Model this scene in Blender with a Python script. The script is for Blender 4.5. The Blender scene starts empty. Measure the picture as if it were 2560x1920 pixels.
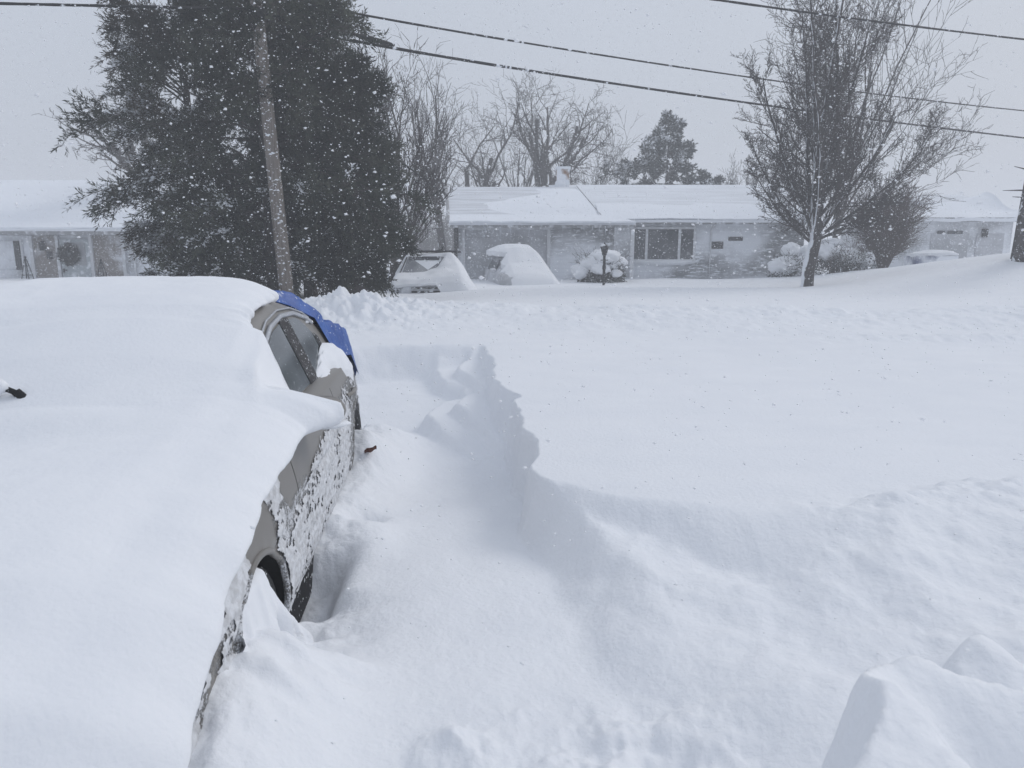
import bpy, math, numpy as np
from mathutils import Vector
R = math.radians
C = bpy.context.scene.collection
rs = np.random.RandomState
CAM_H, PITCH, F = 1.73, R(10.8), 1775.0
cp, sp = math.cos(PITCH), math.sin(PITCH)

def W(px, py, Y):
    """the point at ground distance Y that lies in that direction from the camera"""
    x = (px-1280)/F; y = (960-py)/F
    d = np.array([x, cp+y*sp, -sp+y*cp]); t = Y/d[1]
    return np.array([0, 0, CAM_H])+d*t

# ------------------------------------------------------------------ noise
def _hash(i, j, k, seed):
    n = (i*374761393+j*668265263+k*2147483647+seed*974634777) & 0xffffffff
    n = ((n ^ (n >> 13))*1274126177) & 0xffffffff
    return ((n ^ (n >> 16)) & 0xffff)/32767.5-1.0
def vnoise(x, y, seed=0):
    x = np.asarray(x, float); y = np.asarray(y, float)
    x, y = np.broadcast_arrays(x, y)
    i = np.floor(x).astype(np.int64); j = np.floor(y).astype(np.int64)
    fx = x-i; fy = y-j
    fx = fx*fx*fx*(fx*(fx*6-15)+10); fy = fy*fy*fy*(fy*(fy*6-15)+10)
    z = np.zeros_like(i)
    a = _hash(i, j, z, seed); b = _hash(i+1, j, z, seed); c = _hash(i, j+1, z, seed); d = _hash(i+1, j+1, z, seed)
    return (a*(1-fx)+b*fx)*(1-fy)+(c*(1-fx)+d*fx)*fy
def fbm(x, y, seed=0, oct=4):
    s = 0; a = 1.0; t = 0
    x = np.asarray(x, float); y = np.asarray(y, float)
    for o in range(oct):
        ca, sa = math.cos(o*.7), math.sin(o*.7)
        s = s+a*vnoise((x*ca-y*sa)*2**o+o*17.3, (x*sa+y*ca)*2**o+o*5.1, seed+o); t += a; a *= .5
    return s/t
def ss(t):
    t = np.clip(t, 0, 1); return t*t*(3-2*t)

# ------------------------------------------------------------------ materials
def mat(name, col, rough=.8, col2=None, nscale=3.0, lo=.4, hi=.6, detail=5, stretch=None, bump=None, metallic=0, spec=.3, frost=None, snowside=None, coords='Object'):
    m = bpy.data.materials.new(name); m.use_nodes = True
    nt = m.node_tree; b = nt.nodes['Principled BSDF']
    b.inputs['Roughness'].default_value = rough; b.inputs['Metallic'].default_value = metallic
    b.inputs['Specular IOR Level'].default_value = spec
    c = list(col)+[1]; b.inputs['Base Color'].default_value = c
    tc = nt.nodes.new('ShaderNodeTexCoord'); src = tc.outputs[coords]
    def mapped(st):
        if st is None: return src
        mp = nt.nodes.new('ShaderNodeMapping'); mp.inputs['Scale'].default_value = st
        nt.links.new(src, mp.inputs['Vector']); return mp.outputs['Vector']
    def noise(scale, det, st=None):
        n = nt.nodes.new('ShaderNodeTexNoise'); n.inputs['Scale'].default_value = scale; n.inputs['Detail'].default_value = det
        nt.links.new(mapped(st), n.inputs['Vector']); return n.outputs['Fac']
    def ramp(sock, l, h):
        r = nt.nodes.new('ShaderNodeMapRange'); r.inputs['From Min'].default_value = l; r.inputs['From Max'].default_value = h
        nt.links.new(sock, r.inputs['Value']); return r.outputs['Result']
    def mix(fac, a, bcol):
        x = nt.nodes.new('ShaderNodeMix'); x.data_type = 'RGBA'
        nt.links.new(fac, x.inputs['Factor'])
        if hasattr(a, 'is_linked'): nt.links.new(a, x.inputs['A'])
        else: x.inputs['A'].default_value = list(a)+[1]
        x.inputs['B'].default_value = list(bcol)+[1]
        return x.outputs['Result']
    cur = col
    if col2 is not None:
        cur = mix(ramp(noise(nscale, detail, stretch), lo, hi), cur, col2)
    if frost is not None:
        for (scale, l, h, st) in frost:
            cur = mix(ramp(noise(scale, 6, st), l, h), cur, SNOWC)
    if snowside is not None:
        (axis, amount, scale) = snowside
        g = nt.nodes.new('ShaderNodeNewGeometry')
        dt = nt.nodes.new('ShaderNodeVectorMath'); dt.operation = 'DOT_PRODUCT'
        dt.inputs[1].default_value = axis; nt.links.new(g.outputs['Normal'], dt.inputs[0])
        ad = nt.nodes.new('ShaderNodeMath'); ad.operation = 'ADD'
        nt.links.new(dt.outputs['Value'], ad.inputs[0]); nt.links.new(noise(scale, 5), ad.inputs[1])
        cur = mix(ramp(ad.outputs[0], 1.5-amount, 1.6-amount), cur, SNOWC)
    if hasattr(cur, 'is_linked'): nt.links.new(cur, b.inputs['Base Color'])
    if bump:
        bp = nt.nodes.new('ShaderNodeBump'); bp.inputs['Strength'].default_value = bump[1]; bp.inputs['Distance'].default_value = bump[2]
        nt.links.new(noise(bump[0], 6, bump[3] if len(bump) > 3 else None), bp.inputs['Height']); nt.links.new(bp.outputs['Normal'], b.inputs['Normal'])
    return m
SNOWC = (.86, .885, .925)
M = {}
M['snow'] = mat('snow', (.855, .87, .895), 1.0, spec=.05, col2=(.82, .838, .87), nscale=2.5, lo=.3, hi=.75, bump=(45, .5, .012))
M['snowcar'] = mat('car_snow', (.855, .87, .895), 1.0, spec=.05, col2=(.82, .838, .87), nscale=5, lo=.3, hi=.75, bump=(55, .35, .008))
M['rime'] = mat('rime_crust', (.74, .755, .78), 1.0, spec=.05, col2=(.56, .565, .575), nscale=30, lo=.38, hi=.62, bump=(140, .6, .006))
M['roofsnow'] = mat('roof_snow', (.86, .885, .925), 1.0, spec=.05, bump=(6, .4, .05))
M['roofthin'] = mat('roof_thin_snow', (.56, .575, .60), .9, spec=.1, col2=(.82, .845, .89), nscale=2.2, lo=.30, hi=.62, stretch=(.22, 5, 5), bump=(3, .4, .03, (.3, 8, 8)))
M['flake'] = mat('snowflake', (.92, .93, .95), 1.0, spec=.0)
M['paint'] = mat('taupe_paint', (.225, .212, .195), .35, spec=.5, col2=(.25, .236, .218), nscale=9)
M['tarp'] = mat('blue_tarp', (.028, .085, .32), .42, spec=.45, col2=(.045, .13, .43), nscale=7, lo=.35, hi=.65, frost=[(45, .64, .68, None), (5, .66, .72, None)], bump=(11, .7, .03))
M['glass'] = mat('car_glass', (.04, .05, .054), .08, spec=.6, col2=(.085, .10, .105), nscale=3, frost=[(60, .68, .71, None)])
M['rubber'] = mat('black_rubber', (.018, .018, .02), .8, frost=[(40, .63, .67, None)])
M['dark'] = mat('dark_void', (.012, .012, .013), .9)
M['darktrim'] = mat('dark_trim', (.028, .026, .027), .55, frost=[(70, .62, .66, None)])
M['chrome'] = mat('bright_trim', (.55, .56, .58), .35, metallic=.7, frost=[(60, .60, .66, None)])
M['rim'] = mat('wheel_rim', (.35, .35, .36), .4, metallic=.6)
M['bark'] = mat('bark', (.055, .048, .046), .95, col2=(.10, .09, .085), nscale=9, stretch=(4, 4, .6), bump=(25, .6, .02, (3, 3, .6)), snowside=((-.9, -.35, .1), .02, 4))
M['pearbark'] = mat('pear_bark', (.045, .04, .04), .95, col2=(.085, .075, .072), nscale=9, stretch=(4, 4, .6), bump=(25, .7, .03, (3, 3, .6)), snowside=((-1, -.15, .2), .22, 2.5))
M['twig'] = mat('twig', (.06, .052, .052), .9)
M['twigbrown'] = mat('twig_brown', (.085, .06, .055), .9)
M['fol'] = mat('evergreen_foliage', (.020, .027, .021), .75, spec=.2, col2=(.10, .108, .08), nscale=1.9, lo=.38, hi=.72, snowside=((-.35, -.2, .75), .05, 3.5))
M['fol2'] = mat('spruce_foliage', (.035, .042, .040), .8, spec=.2, col2=(.07, .075, .065), nscale=1.2, lo=.35, hi=.7, snowside=((-.3, 0, .85), .10, 2.5))
M['folbrown'] = mat('evergreen_bronze', (.024, .028, .021), .75, spec=.2, col2=(.085, .066, .045), nscale=1.5, lo=.40, hi=.70, snowside=((-.55, -.2, .65), .14, 2.2))
M['pole'] = mat('weathered_pole', (.15, .13, .115), .9, col2=(.25, .225, .205), nscale=6, stretch=(6, 6, .35), lo=.35, hi=.65, bump=(20, .6, .02, (6, 6, .3)), frost=[(14, .60, .66, (1, 1, 1.5))])
M['cable'] = mat('cable', (.02, .02, .022), .7, frost=[(6, .62, .66, None)])
M['iron'] = mat('black_iron', (.018, .018, .02), .6, frost=[(9, .66, .70, None)])
M['sidel'] = mat('taupe_siding', (.28, .25, .235), .85, frost=[(1.3, .50, .68, (1, 1, 1)), (16, .58, .66, None)])
M['sidec'] = mat('grey_siding', (.27, .275, .29), .85, frost=[(.45, .40, .62, (1, 1, 1.6)), (9, .53, .66, (.4, 1, 1.5))])
M['plaster'] = mat('snow_plastered_wall', (.46, .47, .49), .9, frost=[(.9, .38, .62, None), (12, .52, .66, None)])
M['garage'] = mat('garage_door', (.44, .45, .47), .8, col2=(.58, .59, .62), nscale=1.1, frost=[(11, .58, .70, None)])
M['white'] = mat('white_paint', (.66, .67, .69), .6, frost=[(6, .55, .65, None)])
M['palegreen'] = mat('pale_door', (.46, .50, .52), .6, frost=[(5, .52, .66, None)])
M['soffit'] = mat('soffit', (.30, .30, .31), .8, frost=[(4, .52, .7, None)])
M['winglass'] = mat('window_glass', (.05, .055, .065), .08, spec=.5, col2=(.11, .115, .125), nscale=1.8, lo=.45, hi=.7)
M['doorglass'] = mat('door_glass', (.26, .27, .29), .15, spec=.5, col2=(.4, .41, .43), nscale=2)
M['brick'] = mat('chimney_brick', (.28, .17, .11), .9, frost=[(1.9, .40, .52, None)])
M['wreath'] = mat('wreath_twig', (.045, .028, .030), .9, col2=(.03, .04, .03), nscale=9)
M['ice'] = mat('ice', (.75, .79, .84), .15, spec=.6)
M['leaf'] = mat('dead_leaf', (.09, .030, .018), .8)
M['suv'] = mat('frosted_car_paint', (.17, .175, .19), .6, frost=[(1.6, .36, .50, None), (13, .5, .62, None)])
M['grille'] = mat('grille_dark', (.03, .03, .035), .6, frost=[(9, .55, .64, None)])
M['bluecloth'] = mat('blue_cover', (.10, .12, .22), .8, frost=[(1.5, .35, .55, None)])

# car side: paint that is bare in two patches and crusted with granular frost elsewhere (a deposit with its own outline)
def frosted_side():
    m = mat('frost_crusted_paint', (.245, .225, .20), .4, spec=.4)
    nt = m.node_tree; b = nt.nodes['Principled BSDF']
    N = nt.nodes.new; L = nt.links.new
    tc = N('ShaderNodeTexCoord'); sx = N('ShaderNodeSeparateXYZ'); L(tc.outputs['Object'], sx.inputs[0])
    def noise(scale, det, st=(1, 1, 1)):
        mp = N('ShaderNodeMapping'); mp.inputs['Scale'].default_value = st; L(tc.outputs['Object'], mp.inputs[0])
        n = N('ShaderNodeTexNoise'); n.inputs['Scale'].default_value = scale; n.inputs['Detail'].default_value = det
        L(mp.outputs[0], n.inputs['Vector']); return n.outputs['Fac']
    def math_(op, a, bb):
        n = N('ShaderNodeMath'); n.operation = op
        for i, v in ((0, a), (1, bb)):
            if hasattr(v, 'is_linked'): L(v, n.inputs[i])
            else: n.inputs[i].default_value = v
        return n.outputs[0]
    def rng(s, a, c, x=0., y=1.):
        n = N('ShaderNodeMapRange'); n.interpolation_type = 'SMOOTHSTEP'
        for k, v in (('From Min', a), ('From Max', c), ('To Min', x), ('To Max', y)): n.inputs[k].default_value = v
        L(s, n.inputs['Value']); return n.outputs[0]
    u, z = sx.outputs['Y'], sx.outputs['Z']
    wob = math_('MULTIPLY', math_('SUBTRACT', noise(5, 4), .5), .26)
    uu = math_('ADD', u, wob); zz = math_('ADD', z, math_('MULTIPLY', wob, .6))
    # bare band: doors above a line that drops towards the mirror, and the fender patch behind the wheel arch
    line = rng(uu, .45, 2.6, .70, .87)
    bare1 = math_('MULTIPLY', rng(math_('SUBTRACT', zz, line), -.03, .05), rng(uu, .34, .46))
    bare2 = math_('MULTIPLY', math_('MULTIPLY', rng(uu, -.10, 0.0), rng(uu, .22, .30, 1, 0)), rng(zz, .5, .56))
    bare3 = math_('MULTIPLY', rng(uu, -.46, -.40, 1, 0), math_('MULTIPLY', rng(uu, -.62, -.5), rng(zz, .66, .74, 1, 0)))
    bare = math_('MAXIMUM', math_('MAXIMUM', bare1, bare2), math_('MULTIPLY', bare3, .4))
    rear = rng(uu, 2.0, 2.5, 0, .25)
    grain = math_('ADD', math_('MULTIPLY', noise(150, 6, (1, 1, .8)), .55), math_('MULTIPLY', noise(42, 6, (1, 1, .5)), .45))
    thr = math_('SUBTRACT', math_('ADD', math_('MULTIPLY', bare, .30), .435), math_('MULTIPLY', rear, -.28))
    fac = rng(math_('SUBTRACT', grain, thr), -.06, .08)
    mx = N('ShaderNodeMix'); mx.data_type = 'RGBA'; L(fac, mx.inputs['Factor'])
    mx.inputs['A'].default_value = (.215, .203, .187, 1); mx.inputs['B'].default_value = (.70, .715, .74, 1)
    L(mx.outputs['Result'], b.inputs['Base Color'])
    L(math_('ADD', math_('MULTIPLY', fac, .6), .35), b.inputs['Roughness'])
    bp = N('ShaderNodeBump'); bp.inputs['Strength'].default_value = 1; bp.inputs['Distance'].default_value = .012
    L(math_('MULTIPLY', fac, math_('ADD', grain, .4)), bp.inputs['Height']); L(bp.outputs[0], b.inputs['Normal'])
    return m
M['frosted'] = frosted_side()

# ------------------------------------------------------------------ mesh helpers
def link(name, V, Fs, m, parent=None, smooth=False):
    """one mesh object from world coordinates; Fs: list of index arrays (n x k)"""
    V = np.asarray(V, np.float64).reshape(-1, 3)
    q_ = parent
    while q_ is not None: V = V-np.array(q_.location); q_ = q_.parent
    me = bpy.data.meshes.new(name)
    if not isinstance(Fs, list): Fs = [Fs]
    Fs = [np.asarray(f, np.int32) for f in Fs if len(f)]
    nl = sum(f.size for f in Fs); nf = sum(len(f) for f in Fs)
    me.vertices.add(len(V)); me.vertices.foreach_set('co', V.astype(np.float32).ravel())
    me.loops.add(nl); me.loops.foreach_set('vertex_index', np.concatenate([f.ravel() for f in Fs]))
    tot = np.concatenate([np.full(len(f), f.shape[1], np.int32) for f in Fs])
    st = np.concatenate([[0], np.cumsum(tot)[:-1]]).astype(np.int32)
    me.polygons.add(nf); me.polygons.foreach_set('loop_start', st)
    me.polygons.foreach_set('loop_total', tot)
    me.polygons.foreach_set('use_smooth', np.full(nf, bool(smooth)))
    me.update(calc_edges=True); me.validate()
    me.materials.append(m)
    o = bpy.data.objects.new(name, me); C.objects.link(o)
    if parent is not None: o.parent = parent
    return o
def tag(o, label, cat, group=None, kind=None):
    if label: o['label'] = label
    if cat: o['category'] = cat
    if group: o['group'] = group
    if kind: o['kind'] = kind
    return o
def thing(name, label, cat, loc, group=None):
    o = bpy.data.objects.new(name, None); C.objects.link(o); o.location = [float(v) for v in loc]
    o.empty_display_size = .3
    return tag(o, label, cat, group)

class MB:
    def __init__(s): s.V = []; s.F = {}; s.n = 0
    def add(s, V, Fc):
        V = np.asarray(V, float).reshape(-1, 3); s.V.append(V)
        for f in (Fc if isinstance(Fc, list) else [Fc]):
            f = np.asarray(f, np.int64)
            if len(f): s.F.setdefault(f.shape[1], []).append(f+s.n)
        s.n += len(V); return s
    def box(s, x0, x1, y0, y1, z0, z1):
        V = [(x, y, z) for z in (z0, z1) for y in (y0, y1) for x in (x0, x1)]
        return s.add(V, np.array([[0, 2, 3, 1], [4, 5, 7, 6], [0, 1, 5, 4], [1, 3, 7, 5], [3, 2, 6, 7], [2, 0, 4, 6]]))
    def prism(s, poly, vec):
        P = np.asarray(poly, float); n = len(P); Q = P+np.asarray(vec, float)
        s.add(np.vstack([P, Q]), [np.array([[i, (i+1) % n, n+(i+1) % n, n+i] for i in range(n)]), np.array([list(range(n))[::-1]]), np.array([list(range(n, 2*n))])])
        return s
    def tube(s, pts, r, n=8, caps=True):
        P = np.asarray(pts, float); k = len(P); r = np.broadcast_to(np.asarray(r, float), (k,))
        T = np.gradient(P, axis=0); T /= np.linalg.norm(T, axis=1)[:, None]+1e-12
        ref = np.array([0, 0, 1.]) if abs(T[0][2]) < .9 else np.array([1., 0, 0])
        A = np.cross(T, ref); A /= np.linalg.norm(A, axis=1)[:, None]+1e-12; B = np.cross(T, A)
        an = np.linspace(0, 2*np.pi, n, endpoint=False)
        V = P[:, None]+r[:, None, None]*(np.cos(an)[None, :, None]*A[:, None]+np.sin(an)[None, :, None]*B[:, None])
        F4 = np.array([[i*n+j, i*n+(j+1) % n, (i+1)*n+(j+1) % n, (i+1)*n+j] for i in range(k-1) for j in range(n)])
        fs = [F4]
        if caps: fs += [np.array([list(range(n))]), np.array([[(k-1)*n+j for j in range(n)][::-1]])]
        return s.add(V.reshape(-1, 3), fs)
    def grid(s, G):
        G = np.asarray(G, float); a, b = G.shape[:2]
        i, j = np.meshgrid(np.arange(a-1), np.arange(b-1), indexing='ij'); q = (i*b+j).ravel()
        return s.add(G.reshape(-1, 3), np.stack([q, q+b, q+b+1, q+1], 1))
    def blob(s, c, rad, rng, nu=10, nv=7, jit=.12):
        c = np.asarray(c, float); rad = np.broadcast_to(np.asarray(rad, float), (3,))
        th = np.linspace(0, 2*np.pi, nu, endpoint=False); ph = np.linspace(.02, np.pi-.02, nv)
        G = np.stack([np.outer(np.sin(ph), np.cos(th)), np.outer(np.sin(ph), np.sin(th)), np.outer(np.cos(ph), np.ones(nu))], -1)
        if nu >= 20:
            o_ = rng.uniform(0, 50); G = G*(1+.38*fbm(G[..., :1]*1.7+G[..., 2:]*.9+o_, G[..., 1:2]*1.7+G[..., 2:]*1.3, 5, 3))
        G = G*(1+jit*rng.uniform(-1, 1, (nv, nu, 1)))*rad+c
        F4 = np.array([[i*nu+j, (i+1)*nu+j, (i+1)*nu+(j+1) % nu, i*nu+(j+1) % nu] for i in range(nv-1) for j in range(nu)])
        return s.add(G.reshape(-1, 3), [F4, np.array([list(range(nu))]), np.array([[(nv-1)*nu+j for j in range(nu)][::-1]])])
    def build(s, name, m, parent=None, smooth=False):
        return link(name, np.vstack(s.V), [np.vstack(f) for f in s.F.values()], m, parent, smooth)

def slab(top, thick):
    """closed snow slab under a top grid"""
    mb = MB(); T = np.asarray(top, float); Bt = T.copy(); Bt[..., 2] -= thick
    mb.grid(T); mb.grid(Bt[:, ::-1])
    for e, f in ((T[0], Bt[0]), (Bt[-1], T[-1]), (Bt[:, 0], T[:, 0]), (T[:, -1], Bt[:, -1])):
        mb.grid(np.stack([e, f], 0)[:, ::-1])
    return mb

# ------------------------------------------------------------------ ground of snow
CO = np.array([-1.742, 2.15]); DU = np.array([-.0893, .996]); DV = np.array([.996, .0893])
def car_uv(x, y):
    dx = x-CO[0]; dy = y-CO[1]
    return DU[0]*dx+DU[1]*dy, DV[0]*dx+DV[1]*dy
def car_w(u, v, z):
    u = np.asarray(u, float); v = np.asarray(v, float); z = np.asarray(z, float)
    u, v, z = np.broadcast_arrays(u, v, z)
    return np.stack([CO[0]+DU[0]*u+DV[0]*v, CO[1]+DU[1]*u+DV[1]*v, z], -1)
I = np.interp
def terrain(x, y):
    x = np.asarray(x, float); y = np.asarray(y, float)
    u, v = car_uv(x, y)
    n1 = fbm(x*.55, y*.55, 3); n2 = fbm(x*2.2, y*2.2, 11); n3 = fbm(x*7, y*7, 21); nf = fbm(x*19, y*19, 31, 3)
    rip = fbm(x*.7, y*3.2, 41, 2)
    yard = I(y, [-8, 3, 8.6, 9.8, 11, 12.2, 15, 19, 21, 24, 28, 36, 60, 400], [.55, .55, .56, .60, .74, .78, .72, .66, .58, .56, .57, .50, .45, .4])
    B = yard+.034*fbm(x*.5, y*.5, 3, 2)+.012*rip+.0005*nf*ss((8-y)/4)
    B = B+1.0*ss((x-7.5)/7)*np.exp(-((y-20)/5.5)**2)
    # long drift on the lawn before the house
    B = B+.10*np.exp(-((y-(25.2+.6*n1))/1.5)**2)*ss((x-2.5)/3)+.06*np.exp(-((y-18.5)/1.2)**2)*ss((x+.5)/2)
    B = B-.20*np.exp(-(((x+2.9)/1.5)**2+((y-17.6)/2.2)**2))
    # ploughed ridge on the far side of the street
    rc = 11.0+.35*vnoise(x*.35, 0*x, 7)
    rid = np.exp(-((y-rc)/np.where(y < rc, 1.35+.3*n1, .8))**2)
    lump = .5+.5*vnoise(x*1.1, y*.9, 9)
    low = 1-.75*ss((x-1)/7)
    lo2 = ss((-.3-x)/1.6)
    B = B+rid*low*(.06+.16*lump*(.7+.5*n2)+(.03+.055*lo2)*n3+(.010+.025*lo2)*nf)+rid*(1-low)*(.05+.06*n2+.03*n3+.008*nf)
    B = B+.24*np.exp(-(((x+2.45)/.75)**2+((y-10.6)/.55)**2))*(1+.8*n3)
    # low ploughed crust in the street
    B = B+.05*np.exp(-((y-(9.0+.05*(x-5)))/.22)**2)*ss((x-3.4)/2)*(1+n3)
    # near heap on the right: a hollow under the lip, a swell before it
    zm = I(x, [.1, .35, .6, 1.0, 1.5, 2.2, 4], [.42, .44, .41, .45, .55, .60, .60])
    yl = I(x, [-.2, .06, .5, 1.05, 1.6, 2.3, 4], [3.74, 3.60, 3.28, 2.98, 2.95, 3.15, 3.2])+.10*n2*ss((x-.3)/.5)+.03*n3
    lipw = I(x, [0, .8, 1.5, 3], [.16, .26, .5, .6])
    hp = zm+.05*n2+(.012+.012*ss((x-.9)/.6))*n3+.002*nf; T = hp+(B-hp)*ss((y-yl+.8*lipw)/lipw)
    T = T+.07*np.exp(-((y-yl-.02)/.22)**2)*ss((x-1.0)/.7)*(1+.9*n2+.6*n3)
    Fl = I(y, [-8, 1, 2, 3, 4, 5, 6, 7, 8, 9], [.42, .34, .30, .25, .16, .05, .02, .05, .12, .22])
    Fl = Fl+.03*n1+.014*n2+.004*n3+.0012*nf
    Fl = Fl+ss((2.15-y)/.4)*ss((x+.45)/.3)*(.06*np.maximum(0, fbm(x*5, y*5, 151)+.2)+.05*np.maximum(0, n3+.1)+.008*nf)
    xl = I(y, [0, 1.0, 1.5, 2.1, 2.7, 3.3, 3.6, 3.96, 4.3, 5.2, 6.2, 6.8, 7.9, 9], [.5, .42, .36, .30, .2, .08, .03, .09, .05, -.01, -.14, -.21, -.36, -.4])
    xl = xl+ss((y-3.5)/.4)*(.065*vnoise(y*2.6, 0*y, 5)+.014*vnoise(y*6.3, 0*y, 6)+.008*vnoise(y*17, 0*y, 8))+ss((3.4-y)/.6)*.12*n2
    wd = I(y, [0, 1, 2, 2.7, 3.2, 3.55, 3.75, 8], [.6, .5, .42, .36, .28, .16, .075, .09])
    t = ss((x-xl)/wd)
    # hollowed, wave-cut wall at the far half of the trench
    wv_ = x-xl; Fl = Fl+.16*ss((y-5.6)/.9)*ss((wv_+.52-.13*np.sin(y*3.6)+.1*n2)/.16)+.10*ss((y-5.2)/.8)*ss((wv_+.24-.08*np.sin(y*4.4+1)+.06*n2)/.10)
    h = Fl*(1-t)+T*t
    tf = ss((y-(8.45+.25*n1+.1*n2+.12*x))/.45)
    h = h*(1-tf)+B*tf
    # block of cut snow at the near right
    nb = .05*vnoise(x*4.5+3, y*4.5, 141)+.03*n3+.006*nf
    e1 = x-(.37+.75*(y-1.05)+nb+.05*n2+.035*n3); e2 = 1.37+nb-.05*(x-.75)-y
    c = ss(1.25*ss(e1/.30)*ss(e2/.24))
    top = 1.0-.16*(x-.75)+.07*n2+.026*n3+.006*nf-.26*ss((1.22-.35*(x-.75)+.06*n2-y)/.30)*ss((x-.58)/.25)
    e3 = x-(.82+.35*(y-1.6)+1.3*nb); e4 = 1.76+1.0*nb-y
    c3 = ss(1.25*ss(e3/.32)*ss(e4/.28))
    top3 = .75+.14*(x-1.1)+.06*n2+.026*n3+.005*nf+.03*np.exp(-((x-1.13)/.07)**2)-.05*np.exp(-((x-1.26)/.06)**2)
    h = np.where(y < 2.2, np.maximum(h, h*(1-c3)+top3*c3), h)
    h = np.where(y < 2, np.maximum(h, h*(1-c)+top*c), h)
    # drift on the hidden side of the car
    h = h+ss((-v-1.0)/.8)*ss((6-y)/2)*.35*ss((y+3)/2)
    # against the car
    hs = I(u, [-1.6, -1.15, -.92, -.75, -.60, -.45, -.2, -.05, .10, .30, .44, .58, .70, 1.08, 1.2, 1.45, 1.8, 2.2, 2.45, 2.7, 2.95, 3.3, 3.7, 4.2],
           [.40, .36, .41, .48, .53, .57, .55, .45, .30, .21, .21, .14, .02, .02, .18, .31, .25, .24, .32, .46, .36, .26, .22, .2])
    hs = hs+.02*n3+.012*nf
    wv = I(u, [-1.2, -.6, -.3, .1, .5, .7, 1.1, 1.4, 2, 3, 4], [.22, .20, .22, .26, .24, .09, .09, .24, .2, .25, .3])
    k = np.exp(-(np.maximum(v-.93, 0)/wv)**2)*ss((u+1.5)/.4)*ss((4.3-u)/.5)
    streak = .05*vnoise(u*16+.6*v, v*5, 51)*np.exp(-((u+.15)/.32)**2)*np.exp(-((v-1.06)/.16)**2)
    h = np.where(v > .80, h*(1-k)+hs*k+streak, h)
    # a scooped pocket by the rear half of the door
    h = h-.16*np.exp(-(((u-1.62)/.14)**2+((v-1.03)/.10)**2))+.07*np.exp(-(((u-1.25)/.2)**2+((v-1.12)/.12)**2))
    inside = (v > -.95) & (v <= .80) & (u > -.85) & (u < 3.66)
    h = np.where(inside, np.minimum(h, .06), h)
    return h
def gz(x, y): return float(terrain(np.array([x]), np.array([y]))[0])

ys = np.concatenate([np.arange(-7, .8, .25), np.arange(.8, 5, .014), np.arange(5, 13, .026), 13*1.0045**np.arange(0, 230), 36.6*1.05**np.arange(1, 48)])
s = np.linspace(-1, 1, 860); s = np.concatenate([[-9, -4, -2.2, -1.5, -1.2], s, [1.2, 1.5, 2.2, 4, 9]])
X = s[None, :]*(1.15+.86*np.abs(ys)[:, None]); Y = np.repeat(ys[:, None], len(s), 1)
G = np.stack([X, Y, terrain(X, Y)], -1)
g = MB().grid(G[:, ::-1]).build('snow_ground', M['snow'], None, True)
tag(g, 'deep wind-blown snow over street, lawns and the dug trench', 'snow', kind='structure')
del G, X, Y

# ------------------------------------------------------------------ parked car in the foreground
def loft_w(u): return I(u, [-1.08, -1.03, -.95, -.85, -.6, -.3, 0, 1, 2, 2.7, 3.2, 3.38, 3.44, 3.46], [.5, .68, .80, .87, .895, .9, .9, .9, .9, .895, .83, .69, .60, .54])
def loft_t(u): return I(u, [-1.08, -.95, -.55, 0, .5, .75, 2, 2.6, 3.0, 3.3, 3.46], [.58, .69, .80, .885, .945, .97, .98, .98, .95, .90, .78])
def side_v(u, t): return loft_w(u)-.08*np.maximum(0, (.35-t)/.35)**2-.055*np.maximum(0, (t-.6)/.4)**2-.012*np.exp(-((t-.66)/.03)**2)
us = np.unique(np.round(np.concatenate([np.arange(-1.08, 3.45, .03), [.66, .668, 1.846, 1.854, 2.566, 2.574, 3.46]]), 4))
NT = 26; ts = np.linspace(0, 1, NT)
root = thing('parked_car', 'taupe sedan buried in snow with its frosted side bared by a dug trench', 'car', (CO[0], CO[1], 0))
root.rotation_euler = (0, 0, math.atan2(-DU[0], DU[1]))
# parts are built in the car's own axes: x = lateral, y = backward, z = up
def cl(name, V, Fs, m, smooth=True, parent=None):
    o = link(name, V, Fs, m, None, smooth); o.parent = parent or root; return o
def lb(mb, name, m, smooth=False, parent=None):
    o = mb.build(name, m, None, smooth); o.parent = parent or root; return o
sec = []
for u in us:
    zb = float(I(u, [-1.08, -.8, 3.2, 3.46], [.30, .19, .19, .32])); zt = float(loft_t(u))
    zs = zb+(zt-.05-zb)*ts; vv = side_v(u, ts)
    v1 = vv[-1]
    row = [(a, u, b) for a, b in zip(vv, zs)]
    for a in (R(30), R(60), R(90)): row.append((v1-.07*(1-math.cos(a)), u, zt-.05+.05*math.sin(a)))
    for f in (.8, .55, .28, 0): row.append(((v1-.07)*f, u, zt+.05*(1-f*f)))
    sec.append(row)
S = np.array(sec); nu, nr = S.shape[:2]
for ax in (0.0, 2.70):
    dd = np.hypot(S[:, :NT, 1]-ax, S[:, :NT, 2]-.33)
    near = np.abs(dd-.37) < .024
    k = np.where(near, .37/np.maximum(dd, 1e-6), 1)
    S[:, :NT, 1] = ax+(S[:, :NT, 1]-ax)*k; S[:, :NT, 2] = .33+(S[:, :NT, 2]-.33)*k
full = np.concatenate([S, S[:, -2::-1]*np.array([-1, 1, 1])], 1); nc = full.shape[1]
i, j = np.meshgrid(np.arange(nu-1), np.arange(nc-1), indexing='ij'); i = i.ravel(); j = j.ravel()
FQ = np.stack([i*nc+j, i*nc+j+1, (i+1)*nc+j+1, (i+1)*nc+j], 1)
FV = full.reshape(-1, 3); ctr = FV[FQ].mean(1)
side = (j < NT-1) | (j >= nc-NT)
arch = side & (np.minimum(np.hypot(ctr[:, 1], ctr[:, 2]-.33), np.hypot(ctr[:, 1]-2.7, ctr[:, 2]-.33)) < .37)
zone = np.zeros(len(FQ), int)
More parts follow.
